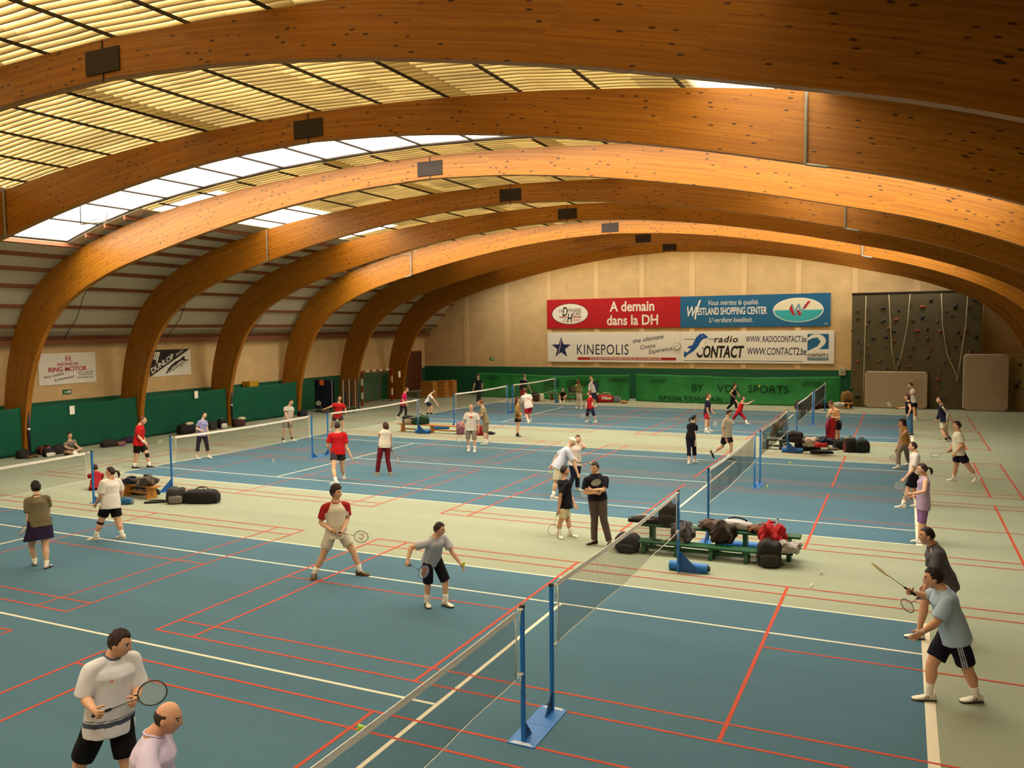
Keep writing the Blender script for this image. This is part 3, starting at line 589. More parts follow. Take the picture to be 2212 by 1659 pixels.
for k in range(2, 6):
    o = sheet('curtain', XCU, ARCH_Y[k+1]+.25, XCU, ARCH_Y[k+2]-.06, 1.86, .03, M_curt, .035, 10+k, None, bulge=-.14); tag(o, cl_[k-2], 'curtain', 'green wall curtains')
def leftsheet(name, label, u, v, w, h, m, x=XCU+.06, cat='paper'):
    p = onX(u, v, x); r, L = board(name, label, leftM(x, p.y-w/2, p.z-h/2), w, h, m, .006, cat); return r, L
leftsheet('paper_sheet', 'white sheet of paper pinned to the curtain above the sitting person', 156, 886, .22, .34, M_paper); leftsheet('paper_sheet', 'white sheet of paper pinned to the curtain above the woman in lavender', 424, 852.5, .22, .34, M_paper)
p = onX(541, 829.5, XC-XW+.35); yb_ = thing('yellow_box', 'yellow box fixed to the wall above the last curtain', 'box', (p.x, p.y, p.z)); b = MB(); b.rbox((-.25, -.33, -.14), (.25, .33, .14), .02); b.build('case', [mat('box_yellow', '#c09422', .5)], yb_); b = MB(); b.rbox((-.26, -.34, .11), (.26, .34, .15), .015); b.build('lid', [mat('box_yellow', '#c09422')], yb_); b = MB(); b.box((-.3, -.05, -.1), (-.24, .05, .1)); b.build('bracket', [M_steel], yb_)
leftsheet('paper_sheet', 'white sheet of paper taped to the inner edge of the last arch', 863, 808.5, .24, .4, M_paper, XC-17.55)
# cables bracing the sloping roof panels
for k in (2, 3, 4, 5, 6, 7):
    y = ARCH_Y[k+1]; b = MB(); zz = [4.4, 5.2, 6.1, 7.0]; 
    pts = []
    for z in zz:
        lo, hi = 10, 19.2
        for _ in range(40):
            mdd = (lo+hi)/2
            if roof_z(XC-mdd) > z: lo = mdd
            else: hi = mdd
        pts.append(Vector((XC-lo+.22, y+2.6-(z-4.4)*.25, z-.02)))
    b.tube(pts, .014, 5); o = b.build('brace_cable', [M_rodd]); tag(o, 'thin dark bracing cable in the bay behind the %s arch' % ORD[k], 'cable', 'roof bracing cables')
# lamp brackets under the skylight strip
for lab, (u, v), dep in (('white metal lamp bracket hanging below the skylight strip near the second arch', (205, 482), 22.5), ('white metal lamp bracket before the far golden arch', (858, 553), 38)):
    p = atD(u, v, dep); r = thing('lamp_bracket', lab, 'bracket', p); b = MB(); s_ = dep/22.5*.55
    b.tube([(-s_, 0, 0), (s_, -.1, -.02), (s_*1.15, -.1, .22)], .018, 6); b.build('arm', [M_paper], r, True); b = MB(); b.tube([(-s_*.6, 0, 0), (s_*.2, 0, .12), (s_, -.1, -.02)], .012, 6); b.build('stay', [M_paper], r, True); b = MB(); b.tube([(-s_, 0, 0), (-s_, 0, max(.2, roof_z(p.x-s_)-p.z))], .015, 6); b.build('hanger', [M_steel], r, True)
# ------------------------------------------------------------------ folded tables, goal, wooden boxes
M_navy = mat('table_navy', '#141a2c', .45); M_tframe = mat('table_frame', '#3a4350', .5, .3)
def folded_table(label, x, y, rz):
    r = thing('folded_table', label, 'table', (x, y, 0), rz)
    for s in (-1, 1): b = MB(); b.rbox((-.76, s*.09-.02, .22), (.76, s*.09+.02, 1.86), .02); b.build('table_half', [M_navy], r)
    for sx in (-1, 1): b = MB(); b.tube([(sx*.6, 0, .1), (sx*.6, 0, 1.2)], .02, 6); b.tube([(sx*.6, -.15, .1), (sx*.6, .15, .1)], .02, 6); b.build('stand', [M_tframe], r, True)
    for sx in (-1, 1):
        for sy in (-1, 1): b = MB(); b.tube([(sx*.6-.02, sy*.14, .05), (sx*.6+.02, sy*.14, .05)], .05, 12); b.build('wheel', [M_ink], r, True)
    for sx in (-1, 1): b = MB(); b.box((sx*.762-.004, -.076, .24), (sx*.762+.004, -.062, 1.84)); b.build('edge_line', [M_inkw], r)
    return r
base_ = G(695, 893)
folded_table('dark navy folded table turned flat to us with an orange notice', base_.x, base_.y+.3, -.25); 
for k, lab in enumerate(('dark folded table, first of the three seen nearly edge-on', 'dark folded table with a white notice, middle of the three edge-on ones', 'dark folded table, last of the three, next to the goal')): q = G(736+13*k, 891-3.5*k); q = q+(Vector((CAM.x, CAM.y, 0))-q).normalized()*.9; folded_table(lab, q.x, q.y+.4, -.95)
p_ = onY(692, 824.5, base_.y+.05); r, L = board('notice_sheet', 'orange notice on the flat dark folded table', Matrix(((1, 0, 0, p_.x-.12), (0, 0, -1, base_.y+.12), (0, 1, 0, p_.z-.2), (0, 0, 0, 1))), .3, .3, mat('notice_orange', '#c8561c', .7), .004, 'paper')
M_goalr = mat('goal_red', '#8f2118', .5); M_goalw = mat('goal_white', '#d8cfba', .5)
g1, g2 = Vector((-30.2, 33.25, 0)), Vector((-30.35, 36.75, 0)); gl = thing('handball_goal', 'red and white banded handball goal against the long wall', 'goal', (g1+g2)/2, math.atan2(g2.y-g1.y, g2.x-g1.x)); W2 = (g2-g1).length/2
def banded(name, a, b_, n):
    a = Vector(a); b_ = Vector(b_)
    q = MB()
    for k in range(n): d = (b_-a).normalized(); M_ = Matrix.Translation(a.lerp(b_, (k+.5)/n)) @ d.to_track_quat('Z', 'X').to_matrix().to_4x4(); l_ = (b_-a).length/n/2; q.box((-.045, -.045, -l_), (.045, .045, l_), k % 2, M_)
    return q.build(name, [M_goalr, M_goalw], gl)
banded('post', (-W2, 0, 0), (-W2, 0, 2.05), 5); banded('post', (W2, 0, 0), (W2, 0, 2.05), 5); banded('crossbar', (-W2, 0, 2.08), (W2, 0, 2.08), 9)
q = MB()
for s in (-1, 1): q.tube([(s*W2, 0, 2.05), (s*W2, .75, 1.7), (s*W2, 1.0, .03), (s*W2, 0, .03)], .022, 6)
q.tube([(-W2, 1.0, .03), (W2, 1.0, .03)], .022, 6); q.build('back_frame', [M_goalr], gl, True)
q = MB(); nn_ = int(W2*2/.12)
for k in range(nn_+1): x = -W2+2*W2*k/nn_; q.tube([(x, 0, 2.05), (x, .72, 1.6), (x, .95, .03)], .005, 3)
for k in range(16): t = k/15; y_, z_ = ((.72*t*3, 2.05-.45*t*3) if t < .333 else (.72+.23*(t-.333)/.667, 1.6-1.57*(t-.333)/.667)); q.tube([(-W2, y_, z_), (W2, y_, z_)], .005, 3)
q.build('net', [mat('goal_net', '#8a8a76', .8)], gl)
hp_ = onY(812, 845, (g1.y+g2.y)/2+.3); ho = thing('hoop', 'orange ring leaning inside the handball goal', 'hoop', (hp_.x-.6, hp_.y, .42)); q = MB(); q.tube([(0, .4*math.cos(a), .4*math.sin(a)) for a in [2*PI*k/30 for k in range(31)]], .018, 6, cap=False); q.build('ring', [mat('hoop_orange', '#8a3a18', .6)], ho, True)
M_boxw = mat('box_wood', '#a5702f', .6, var=.18, scale=4)
for k, (u, v, w) in enumerate(((921, 860, .98), (950, 858.5, .72), (971, 857, .5))):
    q = G(u, v); lab = ('wooden gym box next to the door, widest of the three', 'middle wooden gym box along the banner wall', 'wooden gym box at the end away from the door')[k]
    r = thing('gym_box', lab, 'box', (q.x, min(q.y+.35, 42.6), 0), .1, 'wooden gym boxes'); b = MB(); 
    for j in range(4): b = MB(); b.rbox((-w/2+.02*j*.5, -.35, .26*j+.01), (w/2-.02*j*.5, .35, .26*j+.25), .012); b.build('section', [M_boxw], r)
    b = MB(); b.rbox((-w/2+.03, -.36, 1.04), (w/2-.03, .36, 1.12), .03); b.build('top', [mat('box_top', '#94602a', .6, var=.1)], r)
# ------------------------------------------------------------------ bright green windbreak nets on the banner wall
M_wind = mat('windbreak_green', '#17702f', .7, var=.28, scale=2.5, bump=.3, bscale=30); M_wtext = mat('windbreak_print', '#0f4724', .8)
WY = 41.35
for k, (x0, x1, lab) in enumerate(((-26.6, -15.85, 'bright green windbreak net behind the far court, nearer the wooden boxes'), (-15.45, -3.55, 'bright green windbreak net next to the climbing wall, with two rows of print'))):
    r = thing('windbreak_net', lab, 'net', (0, WY, 0)); o = sheet('fabric', x0, .15, x1, .15, 1.66 if k == 0 else 1.72, .02, M_wind, .05, 40+k, r, 110, 18, bulge=.42, sag=.1)
    co = coords(o.data)
    def fit(me, off=.03):
        # printed letters follow the cloth: push each point just in front of the fabric
        cc = coords(me)
        for i in range(len(cc)):
            d = (co[:, 0]-cc[i, 0])**2+(co[:, 2]-cc[i, 2])**2; cc[i, 1] = co[np.argpartition(d, 3)[:3], 1].min()-off
        me.vertices.foreach_set('co', cc.ravel()); me.update()
    for tx, x, z, h, w in (((('VDS', -21.6, .82, .42, 1.1), ('SPORTS', -20.0, .82, .42, 2.2)) if k == 0 else (('BY', -11.9, .72, .42, .7), ('VDS', -10.4, .72, .42, 1.3), ('SPORTS', -8.6, .72, .42, 2.3), ('SPORTSWEAR', -13.9, .14, .26, 3.9)))):
        t_ = text_obj(tx, Matrix(((1, 0, 0, x), (0, 0, -1, 0), (0, 1, 0, z), (0, 0, 0, 1))), h, M_wtext, r, w=w, bold=.01, depth=.004); fit(t_.data)
    for xc in ((-26.0, -17.2, -16.9) if k == 0 else (-14.6, -5.6)):
        q = MB()
        for j in range(6): q.add([(xc+.17*j, 0, 1.18), (xc+.17*j+.09, 0, 1.18), (xc+.17*j+.25, 0, 1.42), (xc+.17*j+.16, 0, 1.42)], [(0, 1, 2, 3)])
        t_ = q.build('printed_stripes', [M_wtext], r); fit(t_.data)

for lab, yy in (('dark pole with a white strap between the curtains beside the woman in lavender', ARCH_Y[6]), ('dark pole at the seam of the first two green curtains', ARCH_Y[4])):
    r = thing('curtain_pole', lab, 'pole', (XCU+.16, yy+.12, 0)); b = MB(); b.tube([(0, 0, 0), (0, 0, 1.72)], .045, 12); b.build('pole', [M_navy], r, True); b = MB(); b.tube([(0, 0, .98), (0, 0, 1.05)], .052, 12); b.build('strap', [M_inkw], r, True)
r = thing('socket_box', 'small pale electrical box on the banner wall by the climbing wall', 'box', (-3.55, YWALL-.1, 1.9)); b = MB(); b.rbox((-.18, -.06, -.22), (.18, .09, .22), .02); b.build('case', [mat('box_grey', '#b5ad98', .6)], r); b = MB(); b.rbox((-.12, -.075, -.1), (.12, -.055, .1), .01); b.build('cover', [mat('box_grey2', '#9a937f', .6)], r)
# ================================================================== NETS AND POSTS
M_post = mat('post_blue', '#1f6cb8', .45, spec=.4); M_postd = mat('post_blue_dark', '#174f8c', .5)
M_tape = mat('net_tape', '#e4e0d6', .7, bump=.3, bscale=40); M_mesh = mat('net_mesh', '#3c4034', .8); M_cord = mat('net_cord', '#d6d0c2', .7); M_lab = mat('base_label', '#d8dce0', .6)
def net_post(label, x, y, kind, s, h=1.55):
    # s: +1 when the net lies towards -Y of this post
    r = thing('net_post', label, 'post', (x, y, 0)); b = MB(); b.rbox((-.022, -.022, .012), (.022, .022, h), .006); b.build('pole', [M_post], r)
    b = MB(); b.rbox((-.026, -.026, h-.01), (.026, .026, h+.02), .006); b.build('cap', [M_ink], r)
    if kind == 'plate':
        b = MB(); b.rbox((-.17, -.09 if s > 0 else -.42, 0), (.17, .42 if s > 0 else .09, .014), .006); b.build('base_plate', [M_post], r)
        b = MB(); b.prism([(0, .014), (s*.2, .014), (0, .26)], .012, Matrix(((0, 0, 1, -.006), (1, 0, 0, s*.02), (0, 1, 0, 0), (0, 0, 0, 1)))); fixn(b.build('gusset', [M_postd], r))
        b = MB(); b.tube([(-.03, s*.09, .12), (.035, s*.09, .12)], .014, 8); b.build('knob', [M_ink], r)
        text_obj('NET SYSTEM', Matrix.Translation((-.13, -s*.06-.03 if s > 0 else .02, .0145)), .045, M_lab, r, w=.26, bold=.05, depth=.001) if False else None
        for q_ in (0, 1): b = MB(); y0_ = (-.075+.032*q_) if s > 0 else (.03+.032*q_); b.box((-.13+.02*q_, y0_, .014), (.13-.03*q_, y0_+.022, .0155)); b.build('label_strip', [M_lab], r)
    elif kind == 'roller':
        b = MB(); b.tube([(-.2, .16, .088), (.52, .16, .088)], .088, 24); b.build('weight_roller', [M_post], r, False)
        b = MB(); b.prism([(0, .02), (.42, .02), (0, .42)], .012, Matrix(((1, 0, 0, .02), (0, 0, 1, .02), (0, 1, 0, 0), (0, 0, 0, 1)))); fixn(b.build('gusset', [M_postd], r))
        b = MB(); b.tube([(.52, .16, .088), (.56, .16, .088)], .05, 16); b.build('hub', [M_ink], r)
    else:
        L_b = .45 if kind == 'big' or y < 20 else .27
        b = MB(); b.rbox((-.12, -.05 if s > 0 else -L_b, 0), (.12, L_b if s > 0 else .05, .014), .006); b.build('base_plate', [M_post], r)
        sz = .34 if kind == 'big' else .2
        b = MB(); b.prism([(0, .012), (s*sz*1.3, .012), (0, sz)], .014, Matrix(((0, 0, 1, -.007), (1, 0, 0, s*.02), (0, 1, 0, 0), (0, 0, 0, 1)))); fixn(b.build('gusset', [M_postd], r))
    return r
def net(label, x, y0, y1, seed, top=1.55, dark=True, tie=(.16, .16)):
    r = thing('badminton_net', label, 'net', (x, (y0+y1)/2, 0)); a, c = y0+tie[0]-(y0+y1)/2, y1-tie[1]-(y0+y1)/2; L_ = c-a; rnd = random.Random(seed)
    def sag(y): t = (y-a)/L_; return .035*4*t*(1-t)
    def off(y, q): return .012*math.sin(y*1.9+seed)*q+.006*math.sin(y*4.7+seed*2)*q
    bot = top-.76
    m = MB(); n = 60; rg = []
    for k in range(n+1):
        y = a+L_*k/n; z = top-sag(y); w = .005+.004*rnd.random(); zl = .058+.008*rnd.random(); rg.append([Vector((-w, y, z-zl)), Vector((-.005, y, z-.03)), Vector((-.004, y, z)), Vector((.004, y, z)), Vector((.005, y, z-.03)), Vector((w, y, z-zl))])
    m.loft(rg); m.build('tape', [M_tape], r)
    m = MB(); w = .0009; nz = 36; ny = int(L_/.021)
    for k in range(ny+1):
        y = a+L_*k/ny; P = [Vector((off(y, q), y, top-.06-sag(y)-(.70)*q)) for q in (0, .25, .5, .75, 1)]
        for sx in (0, 1):
            o = len(m.v)
            for p in P: m.v += [(p.x+(w if sx == 0 else 0), p.y+(0 if sx == 0 else w), p.z), (p.x-(w if sx == 0 else 0), p.y-(0 if sx == 0 else w), p.z)]
            for j in range(4): m.f.append((o+2*j, o+2*j+1, o+2*j+3, o+2*j+2)); m.m.append(0)
            if sx == 0 and False: break
    for k in range(nz+1):
        q = k/nz; o = len(m.v)
        for j in range(25): y = a+L_*j/24; z = top-.06-sag(y)-.70*q; m.v += [(off(y, q), y, z+w), (off(y, q), y, z-w)]
        for j in range(24): m.f.append((o+2*j, o+2*j+1, o+2*j+3, o+2*j+2)); m.m.append(0)
    m.build('mesh', [M_mesh], r)
    for y in (a, c): m = MB(); m.tube([(0, y, top-.03), (.01, y+.01, top-.3), (0, y, bot)], .008, 6); m.build('side_cord', [M_cord], r, True)
    m = MB(); m.tube([Vector((off(a+L_*k/24, 1), a+L_*k/24, bot-sag(a+L_*k/24))) for k in range(25)], .006, 5); m.build('bottom_cord', [M_cord], r, True)
    for y, e, s in ((a, a-tie[0]+.03, -1), (c, c+tie[1]-.03, 1)):
        for z in (top-.01, bot+.02):
            m = MB(); m.tube([(0, y, z-.01), (.005, (y+e)/2, z-.012), (0, e, z)], .006, 5)
            m.tube([(.0+.03*math.cos(q), e+.03*math.sin(q), z) for q in [2*PI*k/12 for k in range(13)]], .007, 5)
            m.tube([(.01, e, z), (.02, e-s*.05, z-.07), (.015, e-s*.03, z-.17)], .006, 5); m.build('tie', [M_cord], r, True)
    return r
RX, LX_ = NETX[0], NETX[1]-.15
net('badminton net closest to the camera, its white tape running out at the lower edge', RX, -6.55, -.45, 1); net('badminton net strung between the flat-based post and the green benches', RX, .45, 6.6, 2); net('badminton net beyond the green benches on the second court', RX, 9.3, 15.42, 3)
net('badminton net in front of the stool sitter and the black bags', RX, 16.52, 22.72, 4); net('badminton net beyond the bags, near the bare-chested man', RX, 25.75, 31.85, 5); net('badminton net ending at the banner wall near the climbing wall', RX, 32.6, 38.7, 6)
net('badminton net with a white cord frame at the frame edge, before the floor sitter', LX_-.5, .45, 6.7, 7, 1.42); net('badminton net between the woman in lavender and the twin blue posts', LX_, 9.0, 15.35, 8, 1.56); net('badminton net before the red-shirted man with an outstretched arm', LX_, 16.35, 22.75, 9)
net('badminton net in front of the dark-clothed person and the wooden boxes', LX_, 25.95, 31.8, 10); net('short-looking badminton net with two white tapes at the far windbreak', LX_, 32.5, 38.7, 11)
net_post('blue post on a flat plate, holding the end of the closest net', RX, -.42, 'plate', 1); net_post('blue post on a flat plate with white loops of cord, just past the first post', RX, .42, 'plate', -1)
net_post('tall blue post with a cylinder weight in front of the green benches', RX, 6.62, 'roller', 1); net_post('blue post rising behind the green benches', RX, 9.28, 'big', -1)
net_post('thin blue post, first of the twins with a yellow shuttlecock at their foot', RX, 15.45, 'small', 1); net_post('thin blue post, second of the twins by the water bottles', RX, 16.45, 'small', -1)
net_post('blue post with a cylinder weight before the black bags', RX, 22.75, 'roller', 1); net_post('thin blue post rising behind the heap of black bags', RX, 25.72, 'small', -1)
net_post('thin blue post, first of the pair far behind the bare-chested man', RX, 31.9, 'small', 1); net_post('thin blue post, second of the pair far behind the bare-chested man', RX, 32.5, 'small', -1); net_post('blue post at the far end by the wooden bench', RX, 38.72, 'big', 1)
net_post('blue post beside the man with the ponytail and the red sitter', LX_-.5, 6.75, 'small', 1, 1.42); net_post('blue post with a large triangular foot behind the wooden bench with clothes', LX_, 8.97, 'big', -1, 1.58)
net_post('thin blue post, first of the twins between the two red-shirted men', LX_, 15.38, 'small', 1); net_post('thin blue post, second of the twins between the two red-shirted men', LX_, 16.3, 'small', -1)
net_post('blue post with a cylinder weight by the long wooden bench', LX_-.1, 22.8, 'roller', 1); net_post('blue post behind the long wooden bench, at the start of the far net', LX_, 25.9, 'small', -1)
net_post('thin blue post, first of the far pair near the girl in brown', LX_, 31.85, 'small', 1); net_post('thin blue post, second of the far pair near the girl in brown', LX_, 32.45, 'small', -1); net_post('far blue post next to the black-clad floor sitter', LX_, 38.72, 'big', 1)
# ================================================================== BENCHES
M_bwood = mat('bench_wood', '#b57a33', .55, var=.18, scale=5); M_bgreen = mat('bench_green', '#0f4a2c', .5, var=.12, scale=4); M_bbrown = mat('bench_brown', '#7a4a24', .6, var=.15); M_bdark = mat('bench_dark', '#16241e', .5)
def bench(label, p0, p1, h, m, w=.26, group=None, legs=2, rail=True):
    a, b_ = Vector(p0), Vector(p1); a.z = b_.z = 0; L_ = (b_-a).length; r = thing('bench', label, 'bench', (a+b_)/2, math.atan2(b_.y-a.y, b_.x-a.x), group)
    m1 = MB(); m1.rbox((-L_/2, -w/2, h-.045), (L_/2, w/2, h), .01); m1.build('seat', [m], r)
    for k in range(legs):
        x = -L_/2+.22+(L_-.44)*k/(legs-1); m1 = MB(); rings = [[Vector((x+sx, sy, z)) for sx, sy in ((-.04, -w/2*q), (.04, -w/2*q), (.04, w/2*q), (-.04, w/2*q))] for z, q in ((0, 1.15), (.06, 1.1), (h*.6, .8), (h-.045, .9))]; m1.loft(rings); m1.build('leg', [m], r)
    if rail: m1 = MB(); m1.rbox((-L_/2+.15, -.025, .09), (L_/2-.15, .025, .15), .008); m1.build('rail', [m], r)
    return r
GB0, GB1 = G(1366, 1194), G(1636, 1221)
gd = (GB1-GB0).normalized(); gn = Vector((-gd.y, gd.x, 0))
bench('long low green bench in front of the taller green ones, clothes on it', GB0+gn*.15, GB1+gn*.15, .26, M_bgreen, .3, None, 4)
bench('taller green bench behind the low one, with the dark bags', GB0+gn*.62+gd*.05, GB0+gn*.62+gd*1.85, .5, M_bgreen, .3, None, 2)
bench('taller green bench under the red jacket and the water bottle', GB0+gn*.62+gd*1.95, GB1+gn*.62+gd*.75, .5, M_bgreen, .3, None, 2)
LB0, LB1 = G(268, 1068), G(339, 1078); bench('light wooden bench covered with dark clothes near the black sports bag', LB0, LB1, .36, M_bwood, .28)
MB0, MB1 = G(862, 931), G(1008, 938.5); bench('long light wooden bench holding the dark green duffel bag', MB0, MB1, .36, M_bwood, .26, None, 3)
bench('brown bench along the windbreak behind the black-clad sitter', (-20.9, 40.4, 0), (-16.9, 40.4, 0), .45, M_bbrown, .3, None, 3)
bench('pale wooden bench at the foot of the climbing wall edge', G(1800, 884), G(1842, 884.5), .36, mat('bench_pale', '#c08a4a', .5), .28)
RB0, RB1 = G(1644, 968), G(1700, 971); bench('dark green bench beside the white folding stool', RB0, RB1, .36, M_bdark, .28)
bench('dark green bench under the black bags beside the bare-chested man', G(1726, 962.5), G(1800, 965.5), .36, M_bdark, .28)
q0 = G(1686, 966); stl = thing('folding_stool', 'white-legged folding stool under the person in brown', 'stool', (q0.x-.1, q0.y+.25, 0), .2)
for s in (-1, 1): b = MB(); b.tube([(-.24, s*.18, 0), (.2, s*.18, .46)], .014, 6); b.tube([(.24, s*.18, 0), (-.2, s*.18, .46)], .014, 6); b.build('leg', [M_paper], stl, True)
b = MB(); b.rbox((-.22, -.2, .45), (.22, .2, .475), .01); b.build('seat', [M_bdark], stl)
# ================================================================== BAGS, CLOTHES, BOTTLES
def fab(h): return mat('fabric_'+h, '#'+h, .8, var=.18, scale=12, bump=.2, bscale=90)
def soft(l, w, h, e=.55, amp=.03, seed=0, n=28, flat=.9, top=1.0):
    # cushion-like closed form resting on z = 0, with folds
    b = MB(); rnd = random.Random(seed); ph = [rnd.uniform(0, 6) for _ in range(6)]; rings = []
    def sp(x): return math.copysign(abs(x)**e, x)
    for i in range(1, 16):
        a = -PI/2+PI*i/16; ring = []
        for k in range(n):
            t = 2*PI*k/n; x = l/2*sp(math.cos(a))*sp(math.cos(t)); y = w/2*sp(math.cos(a))*sp(math.sin(t)); z = sp(math.sin(a))
            z = h/2*(1+(max(z, -flat)/flat if z < 0 else z*top))
            f = 1+amp*(math.sin(5*t+ph[0]+3*a)+.7*math.sin(9*t+ph[1]-5*a)+.5*math.sin(13*a+ph[2]+2*t))
            z2 = z*(1+amp*1.2*(math.sin(x*23/l*.5+ph[3])+.6*math.sin(y*17/w*.5+x*9/l+ph[4])))
            ring.append(Vector((x*f, y*f, max(0, z2))))
        rings.append(ring)
    b.loft(rings); return b
def bag(kind, label, pos, rz, size, col, col2=None, emblem=None, cat='bag', name=None, seed=None):
    l, w, h = size; sd = seed if seed is not None else int(abs(pos[0]*37+pos[1]*91)) % 997
    nm = name or {'duffel': 'sports_bag', 'racket': 'racket_bag', 'pack': 'backpack', 'heap': 'jacket', 'cloth': 'towel'}[kind]
    r = thing(nm, label, cat, pos, rz); m = fab(col); m2 = fab(col2 or '2a2624')
    if kind == 'duffel':
        o = soft(l, w, h, .5, .02, sd).build('body', [m], r, True)
        b = MB(); b.tube([(-l*.42, 0, h*.965), (-l*.2, 0, h*1.0), (l*.2, 0, h*1.0), (l*.42, 0, h*.965)], .008, 5); b.build('zipper', [m2], r)
        for s in (-1, 1): b = MB(); b.tube([(-l*.2, s*w*.42, h*.5), (-l*.17, s*w*.3, h*.98), (-l*.08, s*w*.12, h*1.18), (l*.08, s*w*.12, h*1.18), (l*.17, s*w*.3, h*.98), (l*.2, s*w*.42, h*.5)], .013, 6); b.build('handle', [m2], r, True)
        for s in (-1, 1): b = soft(l*.10, w*.8, h*.72, .6, .02, sd+1); o = b.build('end_pocket', [m2 if col2 else m], r, True); o.location = (s*l*.47, 0, h*.04)
    elif kind == 'racket':
        rings = []
        for x, ww, hh in ((-.5, .30, .5), (-.47, .6, .8), (-.3, 1, 1), (0, .98, 1), (.25, .8, .92), (.42, .6, .8), (.5, .4, .55)): rings.append([Vector((x*l, y_*ww*w/2, max(0, hh*h/2*(1+z_)))) for y_, z_ in [(math.copysign(abs(math.cos(t))**.7, math.cos(t)), math.copysign(abs(math.sin(t))**.7, math.sin(t))) for t in [2*PI*k/20 for k in range(20)]]])
        b = MB(); b.loft(rings); b.build('body', [m], r, True)
        b = MB(); b.tube([(-.45*l, -w*.3, h*.72), (0, -w*.48, h*.74), (.45*l, -w*.2, h*.6)], .007, 5); b.build('zipper', [m2], r)
        b = MB(); b.tube([(-.3*l, 0, h), (-.1*l, .02, h*1.22), (.15*l, -.02, h*1.2), (.3*l, 0, h*.95)], .016, 6); b.build('strap', [m2], r, True)
    elif kind == 'pack':
        soft(l, w, h, .55, .03, sd, 28, .95).build('body', [m], r, True)
        o = soft(l*.75, w*.35, h*.5, .55, .03, sd+2).build('front_pocket', [m2 if col2 else m], r, True); o.location = (0, -w*.45, h*.04)
        b = MB(); b.tube([(-.05, 0, h*.97), (-.05, 0, h*1.09), (.05, 0, h*1.09), (.05, 0, h*.97)], .009, 6); b.build('handle', [m2], r, True)
        for s in (-1, 1): b = MB(); b.tube([(s*l*.25, w*.45, h*.85), (s*l*.3, w*.62, h*.5), (s*l*.42, w*.5, h*.08), (s*l*.62, w*.2, .012)], .012, 6); b.build('strap', [m2], r, True)
    else:
        b = soft(l, w, h*.85, .8, .13 if kind == 'heap' else .08, sd, 44, .8); b.build('folds' if kind == 'cloth' else 'body', [m], r, True)
        if kind == 'heap':
            for s in (-1, 1): b = MB(); b.tube([(s*l*.2, -w*.1, h*.5), (s*l*.32, -w*.3, h*.42), (s*l*.36, -w*.44, h*.2), (s*l*.3, -w*.5, .03)], [w*.10, w*.12, w*.11, w*.09], 9); b.build('sleeve', [m], r, True)
            b = MB(); b.tube([(-l*.1, -w*.1, h*.95), (0, -w*.2, h*1.0), (l*.1, -w*.1, h*.95)], w*.05, 7); b.build('collar', [m2 if col2 else m], r, True)
    if pos[0] < -27 and pos[1] < 36: r.scale = (.85, .85, .72)
    if emblem:
        tx, hgt, ec, wid = emblem; text_obj(tx, Matrix.Translation((-wid/2, -w/2*(.97 if kind != 'duffel' else 1.0)-.012, h*.42)) @ Matrix.Rotation(PI/2, 4, 'X'), hgt, mat('ink_'+ec, '#'+ec, .6), r, 'emblem', bold=.05, w=wid, shear=.15)
    return r
def gz(u, v, z=0.0): q = G(u, v, z); return (q.x, q.y, z)
A_ = math.atan2(CR.y, CR.x)                              # heading of the picture's horizontal, on the floor
# -- along the green curtain
bag('pack', 'black bag slumped against the curtain, nearest the gallery', gz(50, 990), 1.4, (.5, .4, .45), '1a1719'); bag('heap', 'tan cloth lying beside the black bag under the curtain', gz(68, 989), 1.2, (.5, .4, .16), '5a4628', name='jacket', cat='jacket')
bag('heap', 'dark red jacket heaped on bags near the floor sitter', gz(98, 981), 1.2, (.6, .5, .5), '4a1612', cat='jacket'); bag('pack', 'black bag with a white emblem next to the floor sitter', gz(106, 986), 1.35, (.5, .4, .42), '17141a', 'cfc6bc'); bag('duffel', 'dark bag leaning on the curtain right behind the floor sitter', gz(127, 980), 1.5, (.6, .35, .45), '241a1c')
bag('duffel', 'dark brown bag lying at the curtain foot between floor sitter and red-shirted walker', gz(237, 965), 1.4, (.8, .4, .38), '221818'); bag('pack', 'tan and pink small bag at the curtain foot', gz(262, 963), 1.4, (.4, .3, .25), '7a5440', '6a3a5a'); bag('duffel', 'dark purple bag at the curtain foot behind the red-shirted walker', gz(280, 957), 1.4, (.7, .4, .36), '1d1526', '4a2a5a')
bag('duffel', 'black bag with a cream towel behind the woman in lavender', gz(402, 937), 1.4, (.9, .5, .62), '161214'); bag('cloth', 'cream towel hanging over the black bag behind the woman in lavender', (gz(402, 937)[0]+.08, gz(402, 937)[1]+.12, .40), 1.4, (.45, .3, .2), 'cdbf98', cat='towel')
bag('pack', 'dark grey backpack at the curtain foot just past the woman in lavender', gz(457, 928), 1.4, (.5, .4, .5), '2a2424'); bag('pack', 'black and white backpack by the dark post of the curtain', gz(480, 925), 1.4, (.5, .4, .62), '15131a', 'c9c2b4'); bag('duffel', 'maroon bag with a pale sheet on it by the curtain', gz(515, 921), 1.4, (.7, .45, .5), '3a1420'); bag('cloth', 'pale sheet draped on the maroon bag', (gz(515, 921)[0]+.05, gz(515, 921)[1]+.15, .32), 1.5, (.5, .4, .2), 'cfc3a0', cat='towel')
bag('duffel', 'dark bag standing alone at the curtain end before the folded tables', gz(653, 899), 1.4, (.6, .4, .42), '1a1420')
